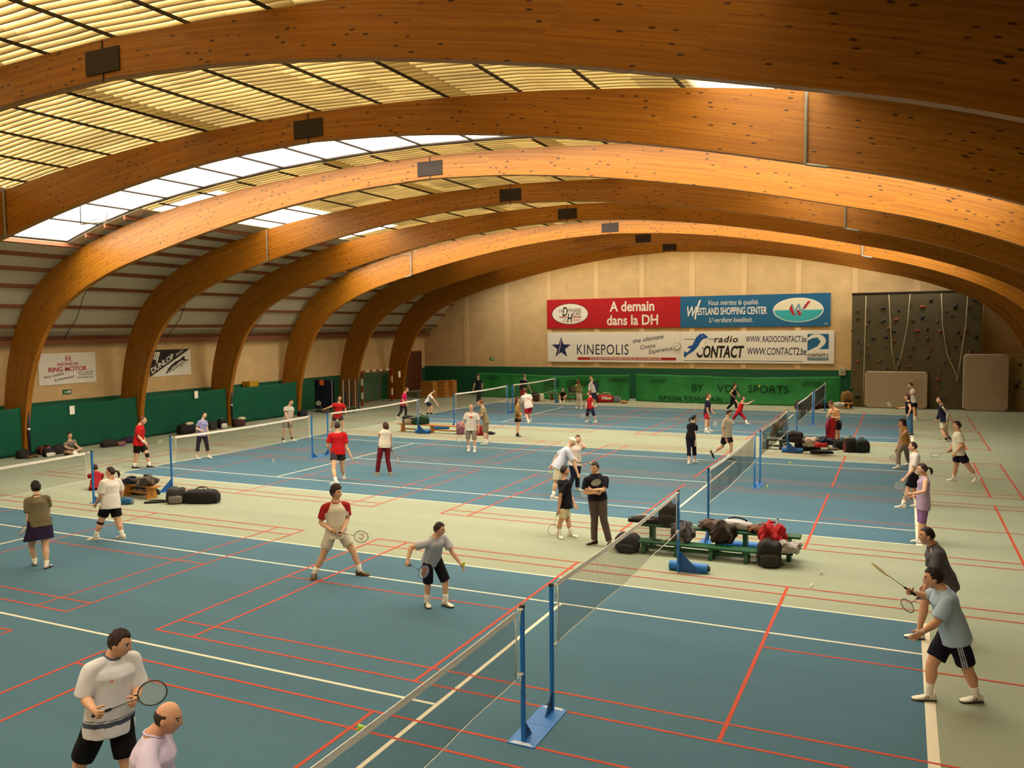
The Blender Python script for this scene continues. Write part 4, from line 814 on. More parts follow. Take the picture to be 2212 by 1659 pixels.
# -- light bench with clothes
def lb(t, z=.36, s=0): q = Vector(LB0).lerp(LB1, t); n_ = Vector((-(LB1-LB0).y, (LB1-LB0).x, 0)).normalized(); return (q.x+n_.x*s, q.y+n_.y*s, z)
bag('heap', 'dark navy jacket spread over the light bench', lb(.32), A_+.1, (.75, .42, .2), '1b1d2c', cat='jacket'); bag('heap', 'brown-grey jacket hanging over the end of the light bench', lb(.72), A_+.2, (.55, .5, .3), '4a4038', cat='jacket')
bag('racket', 'black racket bag with white capitals lying under the light bench', lb(.35, 0, .25), A_-.12, (1.0, .22, .22), '15130f', '2a2624', ('DUNLOP', .09, 'cfc8b8', .5)); bag('pack', 'black and grey backpack on the floor at the bench end', gz(381, 1086), A_+.3, (.5, .4, .42), '2b2825', '6a645c'); bag('duffel', 'long black sports bag on the green floor past the bench', gz(436, 1086), A_-.05, (.92, .42, .36), '120f12'); bag('racket', 'thin black racket case lying before the backpack', gz(341, 1086), A_+.25, (.7, .16, .06), '171412')
bag('duffel', 'small blue bag behind the heavy man with the ponytail', gz(270, 1089), A_, (.42, .2, .17), '1f5a86', '6a6a70')
# -- long light bench
def mbp(t, z=.36, s=0): q = Vector(MB0).lerp(MB1, t); return (q.x, q.y+s, z)
bag('pack', 'black and white backpack lying on the long light bench', mbp(.14), A_+.2, (.5, .4, .38), '171416', 'a89878'); bag('duffel', 'dark green duffel bag on the long light bench', mbp(.33), A_, (.75, .36, .38), '173a22', '10281a')
cy = gz(950, 927); t_ = thing('foam_roll', 'blue roll under the long light bench', 'roll', (cy[0], cy[1], .1), A_); b = MB(); b.tube([(-.42, 0, 0), (.42, 0, 0)], .1, 20); b.build('roll', [M_post], t_); b = MB(); b.tube([(.42, 0, 0), (.45, 0, 0)], .07, 16); b.build('end_cap', [M_postd], t_)
bag('pack', 'pink backpack leaning on the end of the long light bench', gz(995, 938), A_, (.38, .3, .55), '9a6a80', '7a4a66'); bag('duffel', 'red bag on the floor beside the man in the beige t-shirt', gz(1036, 940), A_, (.5, .35, .42), '8a1418'); bag('heap', 'black cloth on the floor behind the man in beige', gz(1057, 938), A_, (.5, .4, .12), '17141a', cat='jacket')
# -- green benches
def gp(a, s, z): q = GB0+gd*a+gn*s; return (q.x, q.y, z)
ga = math.atan2(gd.y, gd.x)
bag('pack', 'black bag on the floor at the near end of the green benches', gz(1356, 1190), ga, (.5, .4, .36), '1d1722'); bag('racket', 'long black racket bag with a white edge on the taller green bench', gp(.15, .62, .5), ga+.1, (.8, .24, .13), '1c1719', 'b8b0a4'); bag('pack', 'dark pointed bag standing on the taller green bench', gp(.62, .62, .5), ga, (.42, .34, .46), '251c18'); bag('heap', 'grey jacket drooping between the green benches', gp(.95, .38, .26), ga, (.45, .45, .42), '4a4448', cat='jacket')
bag('heap', 'brown patterned jacket on the taller green bench', gp(1.5, .62, .5), ga, (.5, .34, .2), '5a453f', cat='jacket'); bag('heap', 'dark brown jacket hanging down over the green benches', gp(1.75, .42, .28), ga, (.5, .36, .46), '2c2014', cat='jacket'); bag('racket', 'white and black racket bag on the taller green bench', gp(2.0, .7, .5), ga-.1, (.65, .26, .2), 'b9b4b4', '1a181c')
bag('heap', 'brown and pale folded sweater on the green bench beside the red jacket', gp(2.45, .66, .5), ga, (.5, .34, .18), '6a4630', '8a94a4', cat='jacket'); bag('heap', 'bright red jacket hanging over the green bench', gp(2.7, .5, .3), ga, (.5, .42, .48), 'a5121a', cat='jacket'); bag('heap', 'grey hooded sweater at the end of the low green bench', gp(3.0, .2, .26), ga+.2, (.5, .36, .24), '9a938e', '5a5450', cat='jacket')
bag('pack', 'black backpack on the floor at the far end of the green benches', gz(1661, 1222), ga+.2, (.46, .36, .5), '1a1817', '2a2724')
racket('racket lying on the low green bench with a yellow shuttlecock', Vector(gp(.55, .15, .285)), None, '6a2a1c', dir3=gd*.9-gn*.25) if False else None
cy = gp(1.95, .95, .1); t_ = thing('foam_roll', 'blue cylinder weight lying behind the green benches', 'roll', cy, ga); b = MB(); b.tube([(-.3, 0, 0), (.5, 0, 0)], .1, 20); b.build('roll', [M_post], t_); b = MB(); b.tube([(.5, 0, 0), (.53, 0, 0)], .06, 16); b.build('hub', [M_ink], t_)
M_pet = mat('bottle_plastic', '#a9c0c8', .15, spec=.6); M_cap = mat('bottle_cap', '#2a5aa0', .5)
def bottle(label, pos, h=.3, r_=.04, col=None):
    t = thing('water_bottle', label, 'bottle', pos); b = MB(); P = [(0, r_*.85), (.02, r_), (h*.35, r_*.95), (h*.4, r_*.88), (h*.45, r_), (h*.7, r_), (h*.86, r_*.45), (h*.92, r_*.36)]; b.loft([[Vector((q*math.cos(a), q*math.sin(a), z)) for a in [2*PI*k/16 for k in range(16)]] for z, q in P]); b.build('body', [col or M_pet], t, True)
    b = MB(); b.tube([(0, 0, h*.92), (0, 0, h)], r_*.42, 12); b.build('cap', [M_cap], t); b = MB(); b.loft([[Vector((r_*1.01*math.cos(a), r_*1.01*math.sin(a), z)) for a in [2*PI*k/16 for k in range(16)]] for z in (h*.46, h*.66)], cap=False); b.build('label_band', [mat('bottle_label', '#c8d4d8', .5)], t, True)
bottle('water bottle standing on the green bench by the red jacket', gp((GB1-GB0).length+.3, .66, .5)); 
bottle('large water bottle by the twin posts, the paler one', gz(1646, 968), .62, .1); bottle('large water bottle by the twin posts, beside the dark green bench', gz(1651, 969), .58, .1, mat('bottle_grey', '#8fa4ac', .2))
# -- black bags near the bare-chested man
bag('racket', 'big black racket bag with white script lying in front of the dark green bench', gz(1744, 973), A_, (.95, .34, .4), '17110f', '8a8478', ('Wilson', .14, 'd8cfb8', .5)); bag('pack', 'black rounded bag on top of the pile by the net post', gz(1715, 955, .36), A_, (.6, .42, .4), '1d1719'); bag('cloth', 'pale cloth on top of the black bags', gz(1754, 958, .37), A_, (.5, .36, .26), 'b59f90', cat='towel'); bag('cloth', 'red cloth on the dark bags beside the white script', gz(1773, 966, .3), A_, (.45, .3, .2), 'a5161c', cat='towel')
bag('heap', 'dark navy jacket on the bags beside the bare-chested man', gz(1783, 961, .36), A_, (.5, .4, .3), '15162a', cat='jacket'); bag('racket', 'flat black bag on the floor in front of the other black bags', gz(1775, 980), A_-.1, (.8, .26, .13), '150f10'); bag('duffel', 'dark bag behind the feet of the bare-chested man', gz(1822, 970), A_, (.7, .4, .36), '17141a'); bag('duffel', 'black and dark red sports bag on the green floor, a grey cloth on it', gz(1837, 976), A_, (.45, .38, .48), '1c1618', '5a1a16'); bag('duffel', 'black sports bag, last of the row away from the net', gz(1861, 977), A_, (.5, .36, .46), '121a18', '0f1212'); bag('cloth', 'grey cloth on the black and dark red sports bag', (gz(1837, 976)[0]-.05, gz(1837, 976)[1], .44), A_, (.4, .3, .14), '6a6a60', cat='towel')
bag('heap', 'red shirt held up in front of the bare-chested man', tuple(atD(1797, 950, depth(PEOPLE['bare']['pelv'])-.3)) , A_, (.4, .2, .9), '8a1020', cat='shirt') if False else None
bag('cloth', 'orange shoe bag just at the feet of the bare-chested man', gz(1800, 972), A_, (.4, .25, .1), '5a4a3a', cat='cloth')
# -- far end
bag('duffel', 'dark red-brown bag at the foot of the windbreak behind the far net', gz(1744, 884), A_, (1.3, .5, .5), '2a1416', '5a2018'); bag('heap', 'dark clothes on the floor by the far end post', gz(1777, 882), A_, (.7, .45, .4), '1a1a22', cat='jacket'); bag('cloth', 'white cloth on the pale wooden bench', gz(1812, 878, .37), A_, (.6, .26, .26), 'd0c8b4', cat='towel'); bag('pack', 'brown and yellow backpack standing behind the pale wooden bench', gz(1829, 882), A_, (.6, .4, .95), '7a5a2c', '3a1f1a')
bag('pack', 'brown bag by the windbreak behind the red-shorted man', gz(1157, 867), A_, (.45, .4, .6), '3a241e'); bag('pack', 'white plastic bag beside the brown bag at the windbreak', gz(1170, 867), A_, (.32, .3, .5), 'c0b8a0'); bag('duffel', 'black bag at the windbreak next to the red racket bag', gz(1289, 869), A_, (.6, .45, .45), '14131c'); bag('racket', 'red racket bag with white script lying at the windbreak', gz(1309, 869.5), A_, (1.0, .45, .5), 'a0161c', 'd8d0c4', ('Wilson', .18, 'e2dace', .6)); bag('pack', 'grey-blue bag at the windbreak past the red racket bag', gz(1332, 869.5), A_, (.4, .36, .4), '5a6468'); bottle('small bottle at the windbreak beside the grey-blue bag', gz(1340, 869), .3, .05); bag('heap', 'tan cloth at the windbreak foot, last in the row', gz(1347, 871.5), A_, (.45, .3, .22), '9a7a4a', cat='cloth')
q = gz(1237, 868); ch = thing('folding_chair', 'dark folding chair with a grey jacket behind the olive-topped woman', 'chair', q, A_+.3)
for sx in (-1, 1): b = MB(); b.tube([(sx*.2, .2, 0), (sx*.2, -.12, .45), (sx*.2, .0, .45)], .014, 6); b.build('leg', [M_ink], ch, True); b = MB(); b.tube([(sx*.2, -.22, 0), (sx*.2, .16, .47), (sx*.2, .22, .9)], .014, 6); b.build('leg', [M_ink], ch, True)
b = MB(); b.rbox((-.2, -.2, .44), (.2, .18, .47), .01); b.build('seat', [fab('2a1a16')], ch); b = MB(); b.rbox((-.2, .17, .62), (.2, .21, .9), .01); b.build('backrest', [fab('2a1a16')], ch)
bag('heap', 'grey jacket over the back of the dark folding chair', (q[0], q[1]+.15, .58), A_+.3, (.42, .2, .4), '4a4438', cat='jacket')
# ================================================================== PEOPLE: builder
UP = Vector((0, 0, 1))
def remesh(mb, voxel, smooth=2, name='tmp'):
    me = mb.mesh(name, []); ob = bpy.data.objects.new('tmp', me); COL.objects.link(ob)
    r = ob.modifiers.new('r', 'REMESH'); r.mode = 'VOXEL'; r.voxel_size = voxel; r.use_smooth_shade = True
    if smooth:
        s = ob.modifiers.new('s', 'SMOOTH'); s.factor = .5; s.iterations = smooth
    dg = bpy.context.evaluated_depsgraph_get(); out = bpy.data.meshes.new_from_object(ob.evaluated_get(dg))
    bpy.data.objects.remove(ob); bpy.data.meshes.remove(me); out.name = name; out.materials.clear(); return out
def coords(me):
    a = np.empty(len(me.vertices)*3, dtype=np.float32); me.vertices.foreach_get('co', a); return a.reshape(-1, 3)
def fcenters(me):
    a = np.empty(len(me.polygons)*3, dtype=np.float32); me.polygons.foreach_get('center', a); return a.reshape(-1, 3)
def folds(me, amp, seed=0, f=9.0):
    # cloth folds: smooth sine waves in wandering directions
    if amp <= 0: return
    c = coords(me); nr = np.empty(len(me.vertices)*3, dtype=np.float32); me.vertex_normals.foreach_get('vector', nr); nr = nr.reshape(-1, 3)
    rng = np.random.RandomState(seed); h = np.zeros(len(c), dtype=np.float32)
    for k in range(5):
        d = rng.normal(size=3); d[2] *= .5; d /= np.linalg.norm(d); q = rng.normal(size=3)
        h += np.sin(c @ (d*f*(1+k*.7)*2)+rng.rand()*6+1.5*np.sin(c @ (q*4)))/(1+k*.6)
    c = c+nr*(h*amp/2.2)[:, None]; me.vertices.foreach_set('co', c.astype(np.float32).ravel()); me.update()
def oval_ring(c, a, b, n=18, sq=1.0):
    out = []
    for k in range(n):
        t = 2*PI*k/n; x, y = math.cos(t), math.sin(t)
        if sq != 1: x = math.copysign(abs(x)**sq, x); y = math.copysign(abs(y)**sq, y)
        out.append(c+a*x+b*y)
    return out
def limb(mb, pts, rad, n=12):
    # smooth tapered limb with a rounded start and end
    pts = [Vector(p) for p in pts]; P = []; R = []
    for i in range(len(pts)-1):
        for k in range(4): t = k/4; P.append(pts[i].lerp(pts[i+1], t)); R.append(rad[i]+(rad[i+1]-rad[i])*t)
    P.append(pts[-1]); R.append(rad[-1])
    d0 = (P[0]-P[1]).normalized(); d1 = (P[-1]-P[-2]).normalized()
    P = [P[0]+d0*R[0]*.85, P[0]+d0*R[0]*.5]+P+[P[-1]+d1*R[-1]*.5, P[-1]+d1*R[-1]*.85]
    R = [R[0]*.4, R[0]*.85]+R+[R[-1]*.85, R[-1]*.4]
    mb.tube(P, R, n)
def sleeve(mb, pts, rad, n=14):
    P = []; R = []
    for i in range(len(pts)-1):
        for k in range(3): t = k/3; P.append(Vector(pts[i]).lerp(Vector(pts[i+1]), t)); R.append(rad[i]+(rad[i+1]-rad[i])*t)
    P.append(Vector(pts[-1])); R.append(rad[-1]); mb.tube(P, R, n)
def head_mesh(mb, M, s, n=30):
    rings = []; nl = 44
    for i in range(1, n):
        a = PI*i/n; ring = []
        for j in range(nl):
            t = 2*PI*j/nl; x = .074*math.sin(a)*math.cos(t); y = .095*math.sin(a)*math.sin(t); z = -.118*math.cos(a)
            if z < .0:
                q = min(1, -z/.118); x *= 1-.30*q; y *= (1-.42*q) if y < 0 else (1-.06*q)
                if y > 0: y += .010*q
            if y > 0:
                y += .023*math.exp(-(x/.012)**2-((z+.022)/.017)**2)+.012*math.exp(-(x/.010)**2-((z-.002)/.022)**2)
                for e in (-1, 1): y -= .010*math.exp(-((x-e*.031)/.016)**2-((z-.010)/.011)**2)
                y += .004*math.exp(-((z-.031)/.009)**2)*math.exp(-(x/.045)**4)
                y += .006*math.exp(-(x/.022)**2-((z+.060)/.010)**2)+.006*math.exp(-(x/.02)**2-((z+.098)/.014)**2)
            ring.append(M @ (Vector((x, y, z))*s))
        rings.append(ring)
    mb.loft(rings)
    for e in (-1, 1): mb.ball(M @ (Vector((e*.076, -.008, -.006))*s), (.011*s, .019*s, .031*s), 6, M=M)
def hand(mb, w, d, th, side, s, curl=.35, spread=1.0):
    # palm, four unequal fingers, thumb from the side of the palm. d: forearm direction, th: thumb side, curls towards the palm
    d = d.normalized(); th = (th-d*th.dot(d)).normalized(); nrm = d.cross(th)*side
    rings = [oval_ring(w-d*.02*s, th*.024*s, nrm*.02*s, 10), oval_ring(w+d*.015*s, th*.030*s, nrm*.018*s, 10), oval_ring(w+d*.05*s, th*.040*s, nrm*.016*s, 10), oval_ring(w+d*.088*s, th*.041*s, nrm*.013*s, 10), oval_ring(w+d*.098*s, th*.036*s, nrm*.009*s, 10)]
    mb.loft(rings)
    for k, (o, L) in enumerate(((.031, .072), (.0105, .081), (-.0105, .076), (-.030, .060))):
        p = w+d*(.092-.006*abs(k-1))*s+th*o*s; dr = (d+th*o*3.0*spread*max(.1, 1-curl*.75)).normalized(); pts = [p-dr*.012*s]; a = curl*(.6+.12*k)
        q = p; axis = dr.cross(nrm).normalized()
        for seg, f in ((0, .46), (1, .30), (2, .24)):
            dr = (Matrix.Rotation(a if seg else a*.7, 3, axis) @ dr).normalized(); pts.append(q); q = q+dr*L*f*s
        pts.append(q)
        mb.tube(pts, [.0085*s, .0088*s, .0082*s, .0074*s, .0055*s], 7)
    p = w+d*.022*s+th*.028*s+nrm*.006*s; dr = (d*.62+th*.62+nrm*(.35+.4*curl)).normalized()
    q = p+dr*.036*s; d2 = (d*.75+th*.25+nrm*(.3+.6*curl)).normalized()
    mb.tube([p-dr*.015*s, p, q, q+d2*.028*s, q+d2*.038*s], [.011*s, .0125*s, .0098*s, .0088*s, .005*s], 7)
    return nrm
SKIN = {}
def skin(h):
    if h not in SKIN: SKIN[h] = mat('skin_'+h, tuple(.5*min(.8, c*k)+.5*q for c, k, q in zip(hexc(h), (1.2, 1.5, 2.0), (.70, .43, .28))), .55, var=.07, scale=14, spec=.35)
    return SKIN[h]
def cloth(h, sc=1.0):
    return mat('cloth_'+h, '#'+h, .85, var=.07, scale=10, bump=.12, bscale=180, spec=.2)
M_eye = mat('eye_dark', '#1d130d', .3); M_white = mat('eye_white', '#d8cfc4', .4); M_lip = mat('lip', '#9a5546', .5)
M_rubber = mat('sole_dark', '#3a2c28', .7); M_solew = mat('sole_pale', '#cfc6b4', .7)
def shoe_obj(par, O, ank, yawdir, pitch, s, col, sole, near, stripe=None):
    f = yawdir.normalized(); x = f.cross(UP).normalized()
    R = Matrix((x, f, UP)).transposed()                    # columns
    R3 = R @ Matrix.Rotation(-pitch, 3, 'X')
    def T(p): return ank+R3 @ (Vector(p)*s)-O
    top = MB(); prof = [(-.078, .020, -.060, -.030), (-.070, .032, -.068, .012), (-.045, .036, -.068, .024), (0, .038, -.068, .018), (.035, .041, -.068, -.004), (.075, .046, -.068, -.022), (.115, .049, -.068, -.034), (.150, .045, -.068, -.042), (.178, .033, -.066, -.050), (.190, .016, -.062, -.056)]
    def ring(y, w, z0, z1, q=.75):
        zc = (z0+z1)/2; return [T((w*math.copysign(abs(math.cos(t))**q, math.cos(t)), y, zc+(z1-z0)/2*math.copysign(abs(math.sin(t))**q, math.sin(t)))) for t in [2*PI*k/14 for k in range(14)]]
    top.loft([ring(*p) for p in prof]); o = top.build('shoe', [col], par, smooth=True)
    sm = MB(); sm.loft([ring(y, w+.004, -.086, -.062, .5) for y, w, a, b in prof]); sm.build('sole', [sole], o, smooth=True)
    if near:
        for e in (-1, 1):
            st = MB()
            for k in range(3 if stripe else 2):
                y = .02+.028*k; st.tube([T((e*.047, y+.012, -.055)), T((e*.044, y, -.03)), T((e*.03, y-.012, -.006))], .004*s, 5)
            st.build('stripe', [stripe or M_rubber], o)
        lc = MB()
        for k in range(4):
            y = .03+.022*k; z = -.001-.0095*k*1.1; lc.tube([T((-.022, y, z-.004)), T((0, y, z+.004)), T((.022, y, z-.004))], .0035*s, 5)
        lc.build('lace', [M_solew], o)
    return o
HAIRMAT = {}
def hairmat(h):
    if h not in HAIRMAT: HAIRMAT[h] = mat('hair_'+h, '#'+h, .6, var=.35, scale=40, bump=.4, bscale=120)
    return HAIRMAT[h]
def hair_obj(par, O, M, s, style, col, seed):
    mb = MB(); rings = []; n, nl = 28, 40; rnd = random.Random(seed)
    lim = {'short': -.045, 'crop': -.03, 'bald': -.04, 'bob': -.12, 'long': -.13, 'pony': -.04, 'reced': -.04, 'full': -.06}[style]
    thick = {'short': .010, 'crop': .005, 'bald': .004, 'bob': .02, 'long': .018, 'pony': .009, 'reced': .006, 'full': .02}[style]
    for i in range(1, n):
        a = PI*i/n; ring = []
        for j in range(nl):
            t = 2*PI*j/nl; x = .074*math.sin(a)*math.cos(t); y = .095*math.sin(a)*math.sin(t); z = -.118*math.cos(a)
            if z < 0:
                q = min(1, -z/.118); kk = .05 if style in ('bob', 'long') else 1
                x *= 1-.30*q*kk; y *= (1-.42*q*kk) if y < 0 else (1-.06*q)
            front = y/.095
            fl = .070+.02*abs(x)/.074 if style not in ('reced', 'bald') else (.105 if style == 'reced' else .2)
            if style in ('bob', 'full', 'long'): fl = .062
            # hairline: high at the brow, falls behind the temples
            hl = fl if front > .45 else (lim+(fl-lim)*max(0, (front+.05)/.5)**1.2 if front > -.05 else lim)
            if style in ('bald',):
                hl = lim if front < .1 else .3
                inside = z > hl and z < .05
            else: inside = z > hl
            w = thick*(1+.5*math.sin(9*t+seed)*math.sin(7*a+seed)+.25*math.sin(23*t))
            k = 1+(w/.1) if inside else .88
            ring.append(M @ (Vector((x*k, y*k, z*k+(w*.3 if inside else 0)))*s)-O)
        rings.append(ring)
    mb.loft(rings)
    if style == 'pony':
        b = [Vector((0, -.10, .03)), Vector((0, -.135, .03)), Vector((.005, -.165, .0)), Vector((.01, -.175, -.06)), Vector((.01, -.165, -.12))]
        mb.tube([M @ (p*s)-O for p in b], [.02*s, .018*s, .03*s, .028*s, .008*s], 10)
    if style == 'long':
        rr = []
        for y, z, w, h in ((-.05, .05, .07, .05), (-.075, -.05, .075, .04), (-.085, -.14, .07, .035), (-.085, -.22, .06, .028), (-.08, -.27, .03, .015)):
            rr.append([M @ (Vector((w*math.cos(q), y+h*math.sin(q), z))*s)-O for q in [2*PI*k/14 for k in range(14)]])
        mb.loft(rr)
    return mb.build('hair', [hairmat(col)], par, smooth=True)
PEOPLE = {}
def person(label, head, neck, pel, L, R, LL, RL, face, hyaw=None, hpit=0.0, H=None, wide=1.0, sex='m', lean=None, base=None, dep0=0.0,
           skinc='c08a62', hair='short', hairc='2a1a12', top='tee', topc='d8d2c8', hem=.10, sl=.62, loose=1.0, paint=None, tmats=(), bot='shorts', botc='1a1620', blen=.75,
           sock='e6e0d4', sockh=.12, shoec='e2dccf', solec=None, feet=(None, None), pitch=(0, 0), curl=(.4, .4), near=None, key=None, stripe=None, extra=None, group=None, sit=False):
    near_vox = None
    AL, AR = LL[1], RL[1]
    # --- root depth
    gr = [p for p in (AL, AR) if len(p) == 2]
    if base: R0 = depth(G(*base))
    else: R0 = sum(depth(G(p[0], p[1], .085)) for p in gr)/len(gr)
    R0 += dep0
    root = atD(pel[0], pel[1], R0); O = Vector((root.x, root.y, 0))
    t = Vector((CAM.x-root.x, CAM.y-root.y, 0)).normalized(); r = UP.cross(t)
    def yd(a): a = math.radians(a); return t*math.cos(a)+r*math.sin(a)
    f = yd(face); ft = f.dot(t)
    def P3(p, base_d): return atD(p[0], p[1], base_d-(p[2] if len(p) > 2 else 0))
    pelv = root
    an = [G(p[0], p[1], .085) if len(p) == 2 else atD(p[0], p[1], R0-p[2]) for p in (AL, AR)]
    # --- size
    nk0 = atD(neck[0], neck[1], R0); torso = (nk0-pelv).length
    kl = [(atD(k[0], k[1], R0)-pelv).length+(atD(k[0], k[1], R0)-a).length for k, a in zip((LL[0], RL[0]), an)]
    if H is None: H = max(1.52 if sex == 'f' else 1.62, min(1.76 if sex == 'f' else 1.9, (torso+max(kl))/.775))
    s = H/1.75
    Lt = .29*H
    if torso > .31*H:
        pelv = pelv.lerp(nk0, (torso-.30*H)/torso*.85); torso = (nk0-pelv).length
    dl = lean if lean is not None else (math.copysign(math.sqrt(max(0, Lt*Lt-torso*torso))*.8, ft) if torso < .86*Lt else 0.03*ft)
    nk = atD(neck[0], neck[1], R0-dl)
    T = (nk-pelv).normalized(); left = T.cross(f)
    if left.length < .2: left = UP.cross(f)
    left.normalize(); fw = left.cross(T).normalized()
    sw = (.108 if sex == 'm' else .096)*H*min(1.06, wide); hw = (.052 if sex == 'm' else .054)*H
    hip = [pelv+left*hw, pelv-left*hw]; sh = [nk+left*sw-T*.046*H, nk-left*sw-T*.046*H]
    lu, lf_ = .172*H, .152*H
    el = []; wr = []
    for i, (arm, S0) in enumerate(((L, sh[0]), (R, sh[1]))):
        if arm is None: arm = (None, None)
        ds = depth(S0)
        if arm[0] is None: e = S0-T*lu*.92+left*(1 if i == 0 else -1)*.05+fw*.02; w = e-T*lf_*.95+fw*.08
        else:
            e = P3(arm[0], ds); l = (e-S0).length
            if len(arm[0]) == 2 and l < .78*lu: e = atD(arm[0][0], arm[0][1], ds-.6*math.copysign(math.sqrt(lu*lu-l*l), ft if abs(ft) > .35 else (-1 if (left*(1 if i == 0 else -1)).dot(t) < 0 else 1)))
            if (e-S0).length > 1.12*lu: e = S0+(e-S0).normalized()*1.12*lu
            de = depth(e); w = P3(arm[1], de if len(arm[1]) == 2 else ds); l = (w-e).length
            if len(arm[1]) == 2 and l < .85*lf_: w = atD(arm[1][0], arm[1][1], de-.85*math.copysign(math.sqrt(lf_*lf_-l*l), ft))
            if (w-e).length > 1.12*lf_: w = e+(w-e).normalized()*1.12*lf_
        el.append(e); wr.append(w)
    kn = []
    lt, ls = .247*H, .243*H
    for i, (k, a, h) in enumerate(((LL[0], an[0], hip[0]), (RL[0], an[1], hip[1]))):
        if len(k) > 2: q = atD(k[0], k[1], R0-k[2])
        else:
            dm = (depth(h)+depth(a))/2; q = atD(k[0], k[1], dm); l = (q-h).length
            if l < .93*lt: q = atD(k[0], k[1], dm-min(.25 if bot != 'skirt' else .03, .7*math.sqrt(lt*lt-l*l))*(1 if ft > -.15 else -1)*(abs(ft)*.8+.2))
        kn.append(q)
    big = 1.12 if H else 1
    w_ = wide
    dist = R0; vox = .0072 if dist < 16 else (.0095 if dist < 26 else .013)
    nr = dist < 17
    # --- body
    mb = MB()
    def tr(h, a, b, off=0): return oval_ring(pelv+T*(h*H)+fw*off*s-O, left*a*H, fw*b*H, 20)
    fem = sex == 'f'
    prof = [(-.035, .050, .045, 0), (-.01, .089*(1.03 if fem else 1), .062, -.006), (.03, .094*(1.05 if fem else 1), .064, -.004), (.075, .086*(.95 if fem else 1), .058*(1+.25*(w_-1)*3), .006), (.125, .083*(.92 if fem else 1), .058*(1+.25*(w_-1)*3), .010),
            (.18, .090*(.95 if fem else 1), .062, .008), (.225, .097*(.93 if fem else 1), .065 if not fem else .069, .008), (.255, .088*(.92 if fem else 1), .060, .002), (.278, .064, .046, -.004), (.298, .044, .040, -.004), (.315, .034, .034, 0)]
    prof = [(h, a*w_, b*w_ if h < .25 else b, o) for h, a, b, o in prof]
    mb.loft([tr(*p) for p in prof])
    hc = atD(head[0], head[1], depth(nk)-.02*ft) if len(head) == 2 else atD(head[0], head[1], depth(nk)-head[2])
    nd = hc-nk
    want = .108*H
    if abs(nd.length-want) > .035*H: hc = nk+nd.normalized()*(want+math.copysign(.035*H, nd.length-want))
    hf = yd(hyaw if hyaw is not None else face); hz = (UP*1.0+(hc-nk).normalized()*.35).normalized(); hx = hf.cross(hz).normalized(); hf2 = hz.cross(hx)
    hp = math.radians(hpit); hy = hf2*math.cos(hp)-hz*math.sin(hp); hz = hz*math.cos(hp)+hf2*math.sin(hp)
    Mh = Matrix(((hx.x, hy.x, hz.x, hc.x), (hx.y, hy.y, hz.y, hc.y), (hx.z, hy.z, hz.z, hc.z), (0, 0, 0, 1)))
    MhL = Matrix.Translation(-O) @ Mh
    hs = s*1.03
    head_mesh(mb, MhL, hs)
    limb(mb, [nk+T*.0*H-O-fw*.004, hc-hz*.05*s-hy*.018*s-O], [.034*H*(w_*.5+.5), .031*H], 14)
    for i in (0, 1):
        sd = 1 if i == 0 else -1
        limb(mb, [nk-T*.032*H+left*sd*.04*H-O, sh[i]-O], [.030*H, .0305*H*w_], 12)
        mid = sh[i].lerp(el[i], .45)
        limb(mb, [sh[i]-O, mid-O, el[i]-O], [.031*H*w_, .0275*H*w_, .0225*H*w_], 12)
        fm_ = el[i].lerp(wr[i], .3)
        limb(mb, [el[i]-O, fm_-O, wr[i]-O], [.0225*H*w_, .0245*H*w_, .0150*H], 12)
        limb(mb, [hip[i]-O, hip[i].lerp(kn[i], .5)-O, kn[i]-O], [.052*H*w_, .045*H*w_, .032*H*w_], 14)
        cm = kn[i].lerp(an[i], .32)-fw*.008
        limb(mb, [kn[i]-O, cm-O, kn[i].lerp(an[i], .7)-O, an[i]-O], [.031*H*w_, .0335*H*w_, .0235*H, .0205*H], 12)
        # foot stump inside the shoe
    me = remesh(mb, vox, 2 if vox < .01 else 1, 'person')
    # --- face: eyes, brows, mouth by place on the head
    me.materials.append(skin(skinc)); me.materials.append(M_eye); me.materials.append(M_white); me.materials.append(M_lip); me.materials.append(hairmat(hairc if hair != 'cap' else '8a8078'))
    inv = np.array(MhL.inverted()); fc = fcenters(me); q = (fc @ inv[:3, :3].T+inv[:3, 3])/hs
    idx = np.zeros(len(fc), dtype=np.int32); ax = np.abs(q[:, 0]); fr = (q[:, 1] > .045) & (np.abs(q[:, 2]) < .12) & (ax < .08)
    if vox < .01: idx[fr & (((ax-.031)/.016)**2+((q[:, 2]-.010)/.0075)**2 < 1)] = 2
    idx[fr & (((ax-.030)/.009)**2+((q[:, 2]-.010)/.0075)**2 < 1)] = 1
    idx[fr & (((ax-.031)/.02)**2+((q[:, 2]-.031)/.005)**2 < 1)] = 4
    idx[fr & ((q[:, 0]/.023)**2+((q[:, 2]+.060)/.0075)**2 < 1)] = 3
    me.polygons.foreach_set('material_index', idx)
    # --- hands join the forearms
    hm = MB(); hpos = []
    for i in (0, 1):
        d = (wr[i]-el[i]).normalized(); dn = abs(d.dot(UP)); th = (fw*dn+UP*(1-dn)*.9+left*(0)).normalized()
        side = 1 if i == 0 else -1
        nrm_ = hand(hm, wr[i]+d*.012*s-O, d, th, side, s*(1 if sex == 'm' else .92), curl[i]*(1.45 if curl[i] > .85 else 1)); hpos.append(wr[i]+d*.082*s+nrm_*(.030*s if curl[i] > .85 else .012))
    bm = bmesh.new(); bm.from_mesh(me); hme = hm.mesh('h', [], True); bm.from_mesh(hme); bm.to_mesh(me); bm.free()
    me.polygons.foreach_set('use_smooth', [True]*len(me.polygons))
    body = bpy.data.objects.new('person', me); COL.objects.link(body); body.location = O; tag(body, label, 'person', group)
